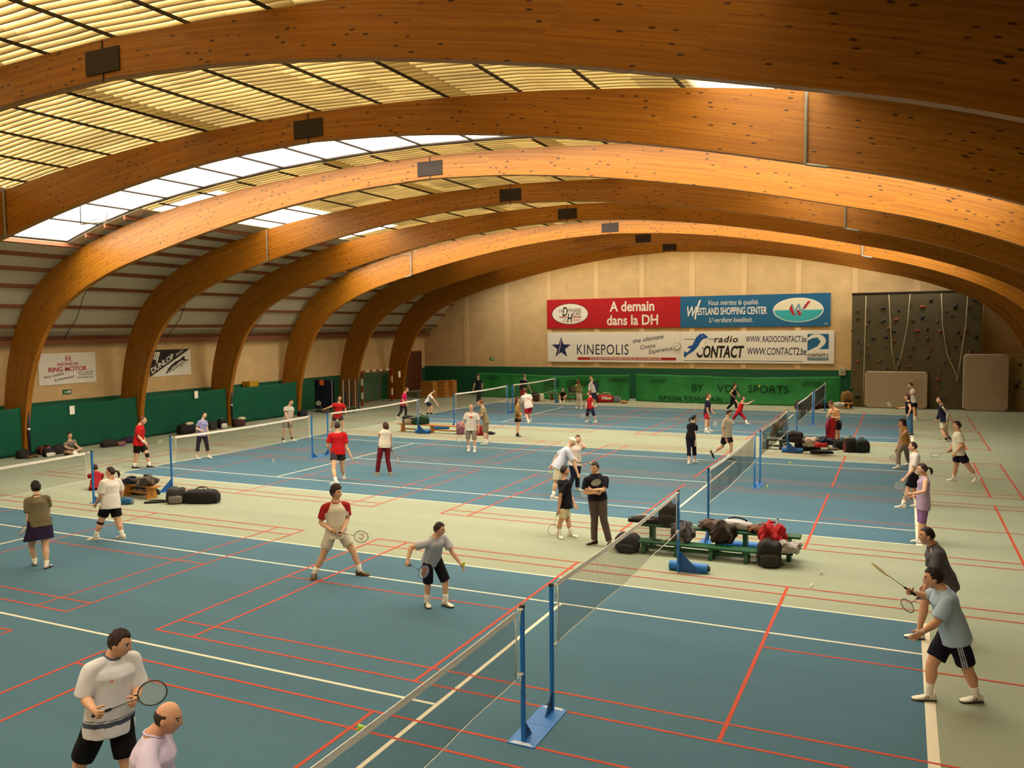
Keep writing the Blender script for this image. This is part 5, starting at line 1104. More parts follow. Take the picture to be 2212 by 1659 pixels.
    ctx = dict(O=O, sh=sh, el=el, wr=wr, hip=hip, kn=kn, an=an, pelv=pelv, nk=nk, T=T, left=left, fw=fw, H=H, s=s, body=body, hand=hpos, Mh=Mh, hs=hs, t=t, r=r, R0=R0, yd=yd, hc=hc, vox=vox, nr=nr, MhL=MhL)
    seed = len(PEOPLE)+3
    # --- hair or cap
    if hair == 'cap':
        cp = MB(); rings = []
        for i in range(7): a = PI/2*i/6; rings.append([MhL @ (Vector((.082*math.cos(a)*math.cos(q_), .103*math.cos(a)*math.sin(q_)-.005, .03+.10*math.sin(a)))*hs) for q_ in [2*PI*k/24 for k in range(24)]])
        rings[-1] = [p.lerp(rings[-1][0], .0) for p in rings[-1]]
        cp.loft(rings); c_ = cp.build('cap', [cloth('d6cfbf')], body, smooth=True)
        bb = MB(); bb.loft([[MhL @ (Vector((.075*math.cos(q_), .06+y*math.sin(q_), .035-.01*k))*hs) for q_ in [PI*j/12 for j in range(13)]]+[MhL @ (Vector((.075*math.cos(q_), .06+y*math.sin(q_)*.98, .029-.01*k))*hs) for q_ in [PI*j/12 for j in range(12, -1, -1)]] for k, y in ((0, .03), (1, .10))]); bb.build('brim', [cloth('d6cfbf')], c_)
    elif hair: hair_obj(body, Vector((0, 0, 0)), MhL, hs, hair, hairc, seed)
    # --- top
    gv = max(vox*1.15, .009)
    def mk(mb_, name, mats, amp, paint_=None, sm=8 if vox < .01 else 4):
        me_ = remesh(mb_, gv, sm, name)
        for m_ in mats: me_.materials.append(m_)
        folds(me_, amp, seed+len(name))
        if paint_ is not None:
            c_ = fcenters(me_)+np.array(O); me_.polygons.foreach_set('material_index', paint_(c_, ctx).astype(np.int32))
        me_.polygons.foreach_set('use_smooth', [True]*len(me_.polygons))
        o_ = bpy.data.objects.new(name, me_); COL.objects.link(o_); o_.parent = body; return o_
    if top != 'bare':
        g = .013+.012*(loose-1)*2 if loose >= 1 else .010
        tb = MB(); hb = -hem/H
        def gr_(h, a, b, off, e): return oval_ring(pelv+T*(h*H)+fw*off*s-O, left*(a*H+e), fw*(b*H+e), 20)
        hipA = max(p[1] for p in prof[:4]); hipB = max(p[2] for p in prof[:6])
        lw = loose-1
        legA = hw/H+.053*w_; hipA2 = max(hipA*(1+.02*lw), legA) if hem > .07 else hipA*(1+.02*lw)
        rows = [(hb, hipA2, hipB*1.03, .0, g+.018)]
        for h, a, b, o in prof[1:-1]:
            if h > hb+.02: rows.append((h, max(a, hipA2) if h < .0 else a if loose < 1 else max(a, hipA*(.93+.05*min(lw, 1)) if h < .2 else a), b if loose < 1 else max(b, hipB*.97 if h < .2 else b), o, (g+.012 if h < .08 else g) if h < .26 else g*.6))
        tb.loft([gr_(*q_) for q_ in rows])
        for i in (0, 1):
            sd = 1 if i == 0 else -1
            if top == 'tank': limb(tb, [nk-T*.03*H+left*sd*.04*H-O, nk-T*.032*H+left*sd*.075*H-O], [.033*H, .031*H], 12); continue
            limb(tb, [nk-T*.03*H+left*sd*.04*H-O, sh[i]-O], [.0315*H+.008, .0325*H*w_+.009], 12)
            e1 = sh[i].lerp(el[i], min(1, sl)); rs = .0315*H*w_+.011; re = .030*H*w_+.006+g*1.3
            if top == 'long': sleeve(tb, [sh[i]-O, el[i]-O, wr[i]-O], [rs, .027*H*w_+g, .0185*H+g*.8])
            else: sleeve(tb, [sh[i]-O, e1-O], [rs, re])
        nm = {'tee': 't_shirt', 'long': 'sweater', 'tank': 'tank_top', 'jacket': 'jacket', 'polo': 'polo_shirt'}.get(top, 't_shirt')
        tm = [cloth(topc)]+[cloth(x) for x in tmats]
        to = mk(tb, nm, tm, .006 if nr else .005, paint)
        ctx['top'] = to
        if nr:
            cl = MB(); cl.tube([nk+T*.010*H+left*(.041*H*math.cos(q_))+fw*(.042*H*math.sin(q_)+.0)-T*(.016*H*max(0, math.sin(q_)))-O for q_ in [2*PI*k/20 for k in range(21)]], .008*s, 7, cap=False)
            cl.build('collar', [tm[-1] if (extra and extra.get('collar')) else tm[0]], to, smooth=True)
    # --- bottoms
    if bot:
        g = .014; bb = MB()
        def br(h, a, b, off, e): return oval_ring(pelv+T*(h*H)+fw*off*s-O, left*(a*H+e), fw*(b*H+e), 20)
        up_ = .055
        bb.loft([br(up_, prof[3][1], prof[3][2], 0, .004), br(.03, prof[2][1], prof[2][2], -.004, .007), br(-.01, prof[1][1]*1.02, prof[1][2], -.006, g), br(-.045, prof[1][1]*.8, prof[1][2]*.85, 0, g)])
        if bot == 'skirt':
            dn = ((kn[0]+kn[1])/2-pelv); Ld = dn.length; dn.normalize()
            a1 = max(prof[2][1]*H*1.05, hw+.052*H*w_)+g+.006; b1 = prof[2][2]*H+g; sp = abs((kn[0]-kn[1]).dot(left))*.3; spd = abs((kn[0]-kn[1]).dot(fw))*.5+.02
            rr = [oval_ring(pelv+T*.04*H-O, left*a1, fw*b1, 24)]
            for k in range(1, 6): q_ = k/5*blen; rr.append([p+fw*.012*math.sin(6*j*2*PI/24+seed)*q_ for j, p in enumerate(oval_ring(pelv+dn*Ld*q_-O, left*(a1*(1+.12*q_)+sp*q_), fw*(b1*(1+.25*q_)+spd*q_), 24))])
            bb = MB(); bb.loft(rr)
        else:
            for i in (0, 1):
                wide_ = {'shorts': 1.16, 'tight': .98, 'pants': 1.08, 'capri': 1.10}[bot]
                rT = .052*H*w_; rK = .0345*H*w_; gg = g if bot != 'tight' else .008
                if blen <= 1.05:
                    end = hip[i].lerp(kn[i], blen); re = (rT+(rK-rT)*blen)*wide_+gg*(1.5 if bot == 'shorts' else 1)
                    if bot == 'shorts': re = max(re, rT*.93)
                    sleeve(bb, [hip[i]-O, end-O], [rT*1.02+gg, re], 16)
                else:
                    q_ = blen-1; end = kn[i].lerp(an[i], q_); re = (.030*H*w_)*wide_+gg
                    if bot == 'pants': re = .030*H+gg
                    sleeve(bb, [hip[i]-O, hip[i].lerp(kn[i], .5)-O, kn[i]-O, end-O], [rT*1.02+gg, .047*H*w_*wide_*.97+gg*.6, rK*wide_+gg*.7, re], 16)
        nm = {'shorts': 'shorts', 'tight': 'leggings', 'pants': 'trousers', 'capri': 'capri_trousers', 'skirt': 'skirt'}[bot]
        bm_ = [cloth(botc)]+[cloth(x) for x in (extra or {}).get('bmats', ())]
        ctx['bot'] = mk(bb, nm, bm_, .005 if bot != 'tight' else .002, (extra or {}).get('bpaint'))
    # --- socks and shoes
    for i in (0, 1):
        up = (kn[i]-an[i]).normalized()
        fy = feet[i] if feet[i] is not None else face
        if sock:
            sm_ = MB(); sm_.tube([an[i]-up*.03-O, an[i]-O, an[i]+up*sockh*.5-O, an[i]+up*sockh-O], [.034*s, .0215*H+.004, .023*H+.005, .0255*H+.006], 14); sm_.build('sock', [cloth(sock)], body, smooth=True)
        if shoec: shoe_obj(body, O, an[i], yd(fy), math.radians(pitch[i]), s*(1.0 if sex == 'm' else .92), cloth(shoec) if isinstance(shoec, str) else shoec, solec or (M_rubber if nr else M_solew), dist < 24, stripe)
    PEOPLE[key or label] = ctx
    print('PERSON %-26s H=%.2f torso=%.2f/%.2f legs=%.2f arms=%.2f,%.2f,%.2f,%.2f dist=%.1f' % (key, H, torso/H, .29, max(kl)/H, *[((el[0]-sh[0]).length/H), (wr[0]-el[0]).length/H, (el[1]-sh[1]).length/H, (wr[1]-el[1]).length/H], dist))
    return ctx
def band(ctx, i, a, b, t0, t1, r, h, name='band'):
    A, B = ctx[a][i], ctx[b][i]; O = ctx['O']; mb = MB(); mb.tube([A.lerp(B, t0)-O, A.lerp(B, (t0+t1)/2)-O, A.lerp(B, t1)-O], r*ctx['H'], 16); return mb.build(name, [cloth(h)], ctx['body'], smooth=True)
# ------------------------------------------------------------------ rackets
M_string = mat('string_pale', '#cfcab8', .5); M_grip = mat('grip_dark', '#1b1716', .8)
def racket(label, hand, px, framec='5a5a60', side=1, roll=0.0, gripc=None, logo=None, shaftc=None, back=.08, mirror=False, alpha=None, dir3=None):
    # hand: where it is held; px: pixel of the middle of its head
    if dir3 is None:
        d = ray(*px); o = hand-CAM; a = d.dot(d); b = -2*d.dot(o); c = o.dot(o)-.455**2; disc = b*b-4*a*c
        tt = -b/(2*a) if disc < 0 else (-b-side*math.sqrt(disc))/(2*a)
        dv = (CAM+d*tt-hand).normalized()
    else: dv = dir3.normalized()
    tc = (CAM-hand).normalized(); z = (tc-dv*tc.dot(dv)).normalized(); z = Matrix.Rotation(math.radians(roll), 3, dv) @ z; x = dv.cross(z)
    org = hand-dv*back
    root = thing('badminton_racket', label, 'racket'); root.matrix_world = Matrix(((x.x, dv.x, z.x, org.x), (x.y, dv.y, z.y, org.y), (x.z, dv.z, z.z, org.z), (0, 0, 0, 1)))
    fmt = mat('frame_'+framec, '#'+framec, .3, .3)
    m = MB(); m.tube([(0, 0, 0), (0, .005, 0), (0, .09, 0), (0, .165, 0), (0, .18, 0)], [.012, .0155, .0135, .0125, .007], 8); m.build('grip', [mat('grip_'+(gripc or '1b1716'), '#'+(gripc or '1b1716'), .8)], root, smooth=True)
    m = MB(); m.tube([(0, .17, 0), (0, .30, 0), (0, .425, 0)], [.0048, .004, .0045], 6); m.build('shaft', [mat('frame_'+(shaftc or framec), '#'+(shaftc or framec), .3, .3)], root, smooth=True)
    m = MB(); P = [Vector((.105*math.sin(a), .548-.128*math.cos(a), 0)) for a in [2*PI*k/36 for k in range(37)]]; m.tube(P, .0062, 6, cap=False); m.build('frame', [fmt], root, smooth=True)
    m = MB(); w = .0011
    for k in range(-9, 10):
        xx = k*.0107; q = 1-(xx/.102)**2
        if q > 0: h = .124*math.sqrt(q); m.box((xx-w/2, .548-h, -w/2), (xx+w/2, .548+h, w/2))
    for k in range(-11, 12):
        yy = k*.0107; q = 1-(yy/.124)**2
        if q > 0: h = .102*math.sqrt(q); m.box((-h, .548+yy-w/2, -w/2), (h, .548+yy+w/2, w/2))
    so = m.build('strings', [M_string], root)
    if logo:
        text_obj(logo[0], Matrix.Translation((0, .548-.045, .0015)), .09, mat('logo_'+logo[1], '#'+logo[1], .7), root, 'emblem', bold=.04, align='CENTER', depth=.0012)
    return root
def shuttle(label, p, d, s=1.0, col='cdd03a', corkc='e9e2d2'):
    # feather skirt flaring from a round cork; d points from cork to skirt
    d = Vector(d).normalized(); root = thing('shuttlecock', label, 'shuttlecock', p)
    q = d.to_track_quat('Z', 'Y').to_matrix().to_4x4()
    m = MB(); m.ball((0, 0, 0), (.0135*s, .0135*s, .0125*s), 7, M=q); m.loft([[q @ Vector((.0137*s*math.cos(a), .0137*s*math.sin(a), z*s)) for a in [2*PI*k/14 for k in range(14)]] for z in (0, .012)]); m.build('cork', [mat('cork_'+corkc, '#'+corkc, .6)], root, smooth=True)
    m = MB(); n = 16
    for k in range(n):
        a = 2*PI*k/n; da = PI/n*.98
        V = [q @ Vector((r_*s*math.cos(a+e), r_*s*math.sin(a+e), z*s)) for r_, z, e in ((.012, .01, -da*.5), (.012, .01, da*.5), (.032, .075, da), (.034, .08, 0), (.032, .075, -da))]
        V2 = [v*.93 for v in V]; m.add(V+V2, [(0, 1, 2, 3, 4), (9, 8, 7, 6, 5)]+[(i, 5+i, 5+(i+1) % 5, (i+1) % 5) for i in range(5)])
    m.build('skirt', [mat('shuttle_'+col, '#'+col, .5)], root); return root
# ================================================================== PEOPLE: who stands where
def lx(c, x): return np.abs((c-np.array(x['nk'])) @ np.array(x['left']))
def lz(c, x): return (c-np.array(x['nk'])) @ np.array(x['T'])
def raglan(c, x):
    H = x['H']; X = lx(c, x); Z = -lz(c, x)
    return ((X > .047*H+.52*np.maximum(Z, 0)) & (Z < .10*H)) | (X > .117*H)
def hemstripes(c, x):
    z = (c-np.array(x['pelv'])) @ np.array(x['T']); a = np.zeros(len(c)); a[(z > -.045) & (z < .0)] = 1; a[(z > .012) & (z < .02)] = 1; return a
def frontprint(c, x):
    X = (c-np.array(x['nk'])) @ np.array(x['left']); Z = -lz(c, x); F = (c-np.array(x['nk'])) @ np.array(x['fw']); H = x['H']
    a = ((np.abs(X) < .075) & (np.abs(Z-.085*H) < .018) & (F > .0))*1; a[(np.hypot(X, Z-.095*H) < .045) & (F > 0)] = 2; return a
def backprint(c, x):
    X = (c-np.array(x['nk'])) @ np.array(x['left']); Z = -lz(c, x); F = (c-np.array(x['nk'])) @ np.array(x['fw'])
    return ((np.abs(X) < .08) & ((np.abs(Z-.20) < .012) | (np.abs(Z-.26) < .010)) & (F < 0))*1
def shoulderstripe(c, x):
    X = lx(c, x); Z = -lz(c, x); H = x['H']; return (np.abs(Z-.012*H+.0*X) < .012) & (X > .05*H)
def thinstripe(c, x):
    X = lx(c, x); F = (c-np.array(x['nk'])) @ np.array(x['fw']); Z = -lz(c, x); return (np.abs(F-.035-.12*X) < .008) & (X > .07) & (X < .2) & (Z < .10)
def sleevestripe(c, x):
    d = []
    for i in (0, 1):
        for A, B in ((x['sh'][i], x['el'][i]), (x['el'][i], x['wr'][i])):
            A = np.array(A); B = np.array(B); u = (B-A)/np.linalg.norm(B-A); q = (c-A)-((c-A) @ u)[:, None]*u; o = np.array(x['left'])*(1 if i == 0 else -1); o = o-u*(o @ u); o /= np.linalg.norm(o)+1e-9
            tt = (c-A) @ u; d.append((q @ o > .8*np.linalg.norm(q, axis=1)) & (tt > -.05) & (tt < np.linalg.norm(B-A)) & (np.linalg.norm(q, axis=1) < .12))
    return np.any(d, axis=0)
def sidestripes(c, x):
    X = (c-np.array(x['pelv'])) @ np.array(x['left']); F = (c-np.array(x['pelv'])) @ np.array(x['fw']); o = np.zeros(len(c))
    k = np.floor((F+.035)/.0117).astype(int); m = (X > .075*x['H']) & (F > -.035) & (F < .035) & (k % 2 == 1); o[m] = 1; return o
def legstripe(c, x):
    X = lx(c, x) if False else np.abs((c-np.array(x['pelv'])) @ np.array(x['left'])); F = (c-np.array(x['pelv'])) @ np.array(x['fw']); return (X > .085*x['H']) & (np.abs(F) < .03)
P_ = person
# -- nearest court
person('man in loose pale grey t-shirt with dark hem stripes holding a racket across his waist', (258, 1390), (243, 1416), (236, 1557), ((298, 1487), (291, 1514, .33)), ((183, 1507), (210, 1543, .30)), ((274, 1648), (286, 1772)), ((172, 1652), (160, 1776)), 28, hyaw=62, hpit=6, key='grey_tee',
       H=1.82, wide=1.1, loose=1.45, topc='d6d6da', tmats=('4d5468',), paint=hemstripes, hem=.15, sl=.9, botc='0d0b0f', blen=.86, extra={'collar': 1}, hairc='2b140c', hair='short', skinc='b8794f', curl=(1.2, 1.2))
person('bald heavy man in a pale lilac polo shirt at the lower edge of the picture', (362, 1551), (333, 1586), (314, 1752), ((372, 1690, -.2), (392, 1740, -.2)), ((322, 1696, .12), (360, 1748, .25)), ((318, 1868), (316, 1990)), ((308, 1868), (300, 1996)), 78, hyaw=70, hpit=4, key='bald',
       H=1.82, wide=1.2, top='polo', topc='c9bcd6', loose=1.4, hem=.12, sl=.7, botc='3a3a44', bot='pants', blen=1.9, hair='bald', hairc='2a1c14', skinc='b9714a')
person('man in cream t-shirt with red raglan sleeves and pale shorts, feet planted wide', (726, 1064), (724.6, 1084), (727, 1157), ((751, 1121), (739, 1148, .26)), ((693, 1129), (726, 1153, .26)), ((763.8, 1193), (777.7, 1233)), ((696.7, 1203), (679, 1238)), 12, hyaw=55, key='raglan',
       top='tee', topc='cfc4b0', tmats=('9c1f22',), paint=raglan, loose=1.2, hem=.10, sl=.75, botc='cfc6b4', blen=.62, hairc='24120a', hair='full', skinc='b07a50', shoec='5a4630', feet=(60, -8), curl=(1.2, 1.2), extra={'collar': 1})
person('man in grey t-shirt leaning forward with a yellow shuttlecock in his outstretched hand', (948.6, 1144), (941, 1160), (932, 1208), ((977.7, 1194), (993, 1215, .05)), ((888, 1182), (881.5, 1208)), ((962.5, 1255.4), (962.5, 1298.5)), ((924.6, 1260.5), (922, 1298.5)), 35, hyaw=75, hpit=5, key='server',
       topc='b4b4ba', loose=1.2, hem=.07, sl=.7, botc='15131c', blen=.98, hairc='2e160c', skinc='b4794f', feet=(45, 14), curl=(.5, 1.2), stripe=M_rubber)
person('woman with short dark hair in an olive t-shirt and dark purple skirt, seen from behind', (77.5, 1054), (79.5, 1071), (87, 1137), ((62, 1118), (63, 1145)), ((104.6, 1101, -.12), (101.5, 1116, -.3)), ((68, 1181), (75.6, 1213)), ((98, 1181), (101, 1219)), -172, hyaw=-160, key='olive_skirt', sex='f', H=1.68, wide=1.1,
       topc='6a6149', hem=.10, sl=.7, bot='skirt', botc='231733', blen=.72, hair='full', hairc='1c0f0c', feet=(-175, 150), sockh=.07, curl=(.8, .4))
person('heavy man with a ponytail in a white t-shirt and black shorts walking away', (238.6, 1021), (239, 1034), (238.6, 1101), ((217, 1073), (207, 1089)), ((262, 1063, -.1), (256, 1078, -.3)), ((217.4, 1128), (207, 1158)), ((256, 1130), (264.4, 1155)), -140, hyaw=-110, key='ponytail', wide=1.18, H=1.74,
       topc='d9d3cc', loose=1.35, hem=.12, sl=.75, botc='120b14', blen=.68, hair='pony', hairc='33160f', skinc='b77850', feet=(-100, -140))
band(PEOPLE['ponytail'], 0, 'kn', 'an', -.04, .10, .043, '17121a', 'knee_strap')
person('person in a dark red top sitting on the floor behind a blue net post', (205.7, 1011.5), (207, 1022), (207.5, 1051), ((199, 1038), (205, 1046, -.25)), ((216, 1038), (212, 1046, -.25)), ((203, 1044, -.42), (204, 1052, -.5)), ((214, 1044, -.42), (213, 1052, -.5)), 180, base=(208, 1058), key='red_sitter', H=1.6,
       topc='8f1a22', hem=.10, sl=1, top='long', hair='short', hairc='2b130e', bot='pants', botc='2a2830', blen=1.9, shoec='6a6460')
band(PEOPLE['grey_tee'], 0, 'wr', 'el', .02, .10, .0185, '17131a', 'wristband')
# -- middle court, far side of the nets
person('man in red t-shirt and black shorts with a knee brace, walking beside the green curtain', (309.2, 908.2), (302.5, 917.5), (298.5, 960.4), ((309, 948, -.2), (318, 965, -.2)), ((299, 943), (312, 956)), ((317.4, 981), (322.5, 1005.5)), ((294.3, 986), (290.7, 1007.6)), 72, key='red_brace', wide=1.08,
       topc='b3151a', hem=.12, sl=.75, loose=1.2, botc='17110f', blen=.75, hair='crop', hairc='5a2d1a', skinc='b87a52', shoec='1c1a20', feet=(80, 75), curl=(.4, 1.2))
band(PEOPLE['red_brace'], 0, 'kn', 'an', -.08, .28, .036, '1a1418', 'knee_brace')
band(PEOPLE['red_brace'], 1, 'wr', 'el', .0, .28, .0215, 'd8d0c8', 'wristband')
person('woman in a lavender polo shirt and dark cropped trousers behind the net', (441.4, 897), (437.8, 907), (436.5, 940), ((447.5, 925.6), (450.6, 945)), ((424.5, 926), (438, 931.5, .2)), ((446.5, 960), (450.6, 985)), ((428, 960), (425.5, 987)), 45, key='lavender', sex='f', H=1.62,
       top='polo', topc='8f8cb8', hem=.09, sl=.6, bot='capri', botc='201827', blen=1.55, hair='short', hairc='1c100c', sockh=.05)
person('person in a grey t-shirt sitting cross-legged on the floor against the green curtain', (150.6, 941), (150.6, 952), (149.4, 976), ((164, 962), (174, 969, .15)), ((142, 966), (162, 972, .3)), ((176, 970, .2), (158, 977, .35)), ((140, 976, .3), (166, 979, .35)), 35, base=(150, 984), key='floor_sitter', H=1.7,
       topc='75695c', sl=.7, hem=.05, bot='shorts', botc='2a2530', blen=.7, hairc='3a2216', skinc='9a6a48')
person('man in a pale grey t-shirt with black armbands and grey shorts, hands clasped', (628.5, 869.8), (624, 877.5), (621.5, 910.3), ((631.8, 893), (628, 911, .16)), ((616.5, 893), (624, 910.5, .18)), ((627.8, 928.5), (630.4, 948)), ((614.2, 928.5), (611.2, 950)), 42, key='armbands',
       topc='b9b3ae', loose=1.2, hem=.10, sl=.7, botc='8a837a', blen=.8, hair='crop', hairc='4a2818', sock='2c2a2c', sockh=.08, feet=(80, 30))
for i in (0, 1): band(PEOPLE['armbands'], i, 'sh', 'el', .55, .75, .040, '1b191c', 'armband')
person('man in a red t-shirt with one arm stretched out, facing us behind the net', (733.2, 861.2), (731.5, 870), (729.4, 899), ((746.5, 885), (749, 897)), ((715, 878.5), (702.7, 883)), ((739.8, 916), (742.5, 931.5)), ((718, 916), (714.5, 931.5)), 20, key='red_reach', wide=1.08,
       topc='b01a1e', loose=1.25, hem=.16, sl=.75, botc='3b383a', blen=.6, hair='crop', hairc='4a2a1a', skinc='b57650', shoec='5a5450', curl=(.4, 1.1))
person('man in a red t-shirt and short dark grey shorts, seen from behind before the net', (728.6, 921), (729.2, 934), (730, 980), ((708, 963), (716, 978, -.2)), ((747.8, 966), (758.5, 986)), ((720.5, 1014), (725.3, 1040.2)), ((739.5, 1010), (742.5, 1029.6)), 178, key='red_back', wide=1.06,
       topc='ad1217', hem=.10, sl=.7, botc='353136', blen=.48, hair='short', hairc='2a1410', skinc='b88058', feet=(-115, 170))
person('woman in white sleeveless top and maroon trousers, seen from behind', (832.7, 922.5), (831.8, 931.5), (830.7, 963), ((820.5, 946), (825, 936, -.25)), ((844, 952), (846, 967)), ((818.5, 993), (815, 1021.7)), ((837.5, 993), (843.3, 1021.7)), -165, hyaw=-140, key='maroon', sex='f',
       top='tank', topc='c9bfae', hem=.07, bot='pants', botc='651620', blen=1.93, hair='bob', hairc='3c1a12', skinc='b57a58', shoec='8a7a5c', curl=(.6, 1.2), feet=(-130, 150))
# -- third court, far end
person('woman in a pink top and black leggings running behind the net', (878.5, 842.2), (874.5, 848.8), (869.5, 873.5), ((877, 862, -.15), (880, 872, -.15)), ((869.5, 863), (877.3, 873)), ((877.3, 886), (875.5, 901.1)), ((866.5, 889), (857.5, 901.9)), 75, key='pink', sex='f',
       topc='b81a4e', hem=.14, sl=.8, bot='tight', botc='141014', blen=1.8, hair='short', hairc='6a3018', skinc='b57a58')
person('man in a white t-shirt and navy shorts crouching by the net near the wooden boxes', (935.5, 845.2), (930.5, 852), (921.5, 869), ((937, 862, -.2), (943, 871, -.2)), ((939.2, 865), (944.6, 874)), ((933.5, 878), (931.5, 893)), ((931, 877), (923.5, 893)), 85, key='crouch',
       topc='cfc6c4', hem=.06, sl=.7, botc='1b1730', blen=.9, hairc='3a2014', shoec='1c1a1e', sock='1c1a1e', sockh=.05)
person('dark-clothed person with a white trouser stripe standing before the green windbreak net', (1032.5, 813.1), (1033.2, 820), (1034, 844), ((1042.1, 831), (1040.7, 841)), ((1025, 831), (1022, 841)), ((1036, 856), (1037, 868.5)), ((1032, 856), (1031.5, 868)), 5, key='dark_stand',
       topc='191b2c', hem=.08, sl=.6, bot='pants', botc='15131c', blen=1.95, hair='full', hairc='4a2010', skinc='a86f4c', extra={'bpaint': legstripe, 'bmats': ('cfcac0',)})
person('man in a white t-shirt with an orange print and grey shorts, walking towards us', (1017.5, 881), (1018.3, 891), (1017.5, 928), ((1033.5, 911), (1034, 927)), ((1002.8, 910), (996, 919, .1)), ((1025, 950), (1025.5, 970.5)), ((1010.5, 949), (1012.5, 969)), -5, key='orange_print',
       topc='d8cfc4', tmats=('6a3a22', 'd4621c'), paint=frontprint, loose=1.35, hem=.12, sl=.75, botc='8d8271', blen=.98, hair='bald', hairc='7a4a2c', skinc='b4775a', curl=(.5, 1.1))
person('man in a beige t-shirt and long grey shorts, turned sideways by the red bag', (1037.7, 871.3), (1042, 879), (1050, 916), ((1041, 897), (1036, 900.5)), ((1036, 896, -.15), (1032, 901, -.15)), ((1047, 935), (1048.5, 955.4)), ((1050, 936), (1056.3, 952)), -100, key='beige',
       topc='8f8163', hem=.10, sl=.7, botc='857a66', blen=.95, hair='crop', hairc='7a3f1e', feet=(-95, -70))
person('girl with long hair in a brown sweater, dark skirt and black ankle socks', (1117.7, 864.6), (1118.5, 873.8), (1119.2, 903), ((1123, 887, -.1), (1125, 892, .0)), ((1116, 887), (1123, 893)), ((1119.5, 921), (1119, 939.2)), ((1118, 921), (1117.3, 939.4)), 75, key='brown_sweater', sex='f', H=1.6,
       top='long', topc='8a6a3a', hem=.14, bot='skirt', botc='1a1414', blen=.55, hair='long', hairc='5a2c18', sock='1a1616', sockh=.08, shoec='1a1616')
person('man in white t-shirt with a red back print and red shorts bending forward', (1133.8, 845.3), (1136, 852.5), (1142, 878.5), ((1129.5, 869), (1128.5, 878)), ((1149, 866), (1151, 873, -.15)), ((1136.5, 896), (1141.5, 910.6)), ((1142.5, 895), (1145.8, 907.7)), -150, key='red_shorts', wide=1.08,
       topc='d6ccc6', tmats=('c4554a',), paint=backprint, loose=1.2, hem=.10, sl=.7, botc='a31628', blen=.8, hair='full', hairc='5a2418', skinc='b57a58')
person('balding man in navy t-shirt with white shoulder stripes and red shorts beyond the far net', (1133.8, 813.4), (1132.8, 820), (1128, 843), ((1123.5, 831), (1122.5, 839)), ((1141, 832), (1147.3, 845)), ((1126, 857), (1126.5, 870)), ((1131, 857), (1131.5, 870.5)), 155, key='navy_stripe',
       topc='17161f', tmats=('cfcac0',), paint=shoulderstripe, hem=.09, sl=.6, botc='a3261c', blen=.85, hair='crop', hairc='8a6a4a', skinc='b5825c')
person('dark-haired person in black sitting on the floor against the green windbreak, arms folded', (1216.2, 841.1), (1216.2, 847.2), (1216, 862.5), ((1223.3, 853.7), (1219, 857, .25)), ((1208.5, 853.7), (1210, 857, .25)), ((1221.5, 858, .35), (1217.5, 867.4, .3)), ((1208, 858, .35), (1211, 868, .4)), -10, base=(1216, 868.5), key='black_sitter',
       topc='15120f', hem=.05, sl=.7, bot='shorts', botc='22201f', blen=.8, hair='short', hairc='2a160c', skinc='9a6a40')
person('woman in an olive top and light trousers seen from behind at the far end', (1249, 825.7), (1250, 831.5), (1250.5, 847.5), ((1245.5, 840), (1245.9, 852)), ((1256.8, 840), (1255, 848.5, -.1)), ((1248, 863), (1246, 879.7)), ((1254.8, 863), (1255.8, 880.7)), -145, key='olive_far', sex='f',
       top='tank', topc='5f5a30', hem=.07, bot='pants', botc='b3a68e', blen=1.93, hair='bob', hairc='6a2c18')
person('man in a white top with long navy sleeves standing by the windbreak', (1277.3, 816.7), (1279.4, 823), (1281, 848.5), ((1288.5, 836), (1291.5, 849)), ((1273, 835), (1272.7, 844)), ((1284.5, 862.5), (1287, 876)), ((1281, 862.5), (1281.5, 877)), -55, key='navy_sleeves',
       top='long', topc='cfc8c4', tmats=('2c2f52',), paint=raglan, hem=.09, bot='shorts', botc='33323a', blen=.98, hair='crop', hairc='33190f')
person('heavy woman in a red top and navy cropped trousers at the far court', (1273, 850), (1275.1, 857), (1275.8, 880), ((1280, 872.5), (1277.2, 883)), ((1269, 870, -.1), (1266, 878, 0)), ((1282, 893), (1287.1, 909.6)), ((1268.5, 893), (1269.8, 908.6)), -75, key='red_far', sex='f', wide=1.18, H=1.64,
       topc='a8141f', loose=1.1, hem=.08, sl=.6, bot='capri', botc='1b1830', blen=1.3, hair='bob', hairc='5a2a18', sockh=.04)
# -- middle of the hall
person('man in a white cap, pale blue shirt and cream shorts bending down to talk', (1235.4, 955), (1228, 966), (1204.5, 1008), ((1198, 988, -.25), (1191, 1006, -.25)), ((1241, 1002), (1249, 1026)), ((1209, 1040), (1215, 1066)), ((1201, 1043), (1195, 1071)), 95, hpit=22, key='cap', wide=1.1, H=1.85,
       topc='b9bccb', loose=1.25, hem=.10, sl=.8, botc='c9bc9c', blen=.85, hair='cap', hairc='8a8078', skinc='b8805a', curl=(.9, 1.1), feet=(90, 90))
person('woman in a white top and navy trousers holding one hand to her ear', (1248.4, 949), (1246, 961), (1242.5, 998), ((1263, 965), (1255, 955, .05)), ((1238, 984), (1247, 996, .2)), ((1247.5, 1028), (1247.5, 1054)), ((1238.5, 1028), (1229, 1056)), 15, key='ear', sex='f',
       topc='c9b9ae', hem=.10, sl=.55, bot='pants', botc='1a1a2c', blen=1.93, hair='short', hairc='4a2818', skinc='b57a58', feet=(70, 20), curl=(.9, 1.1))
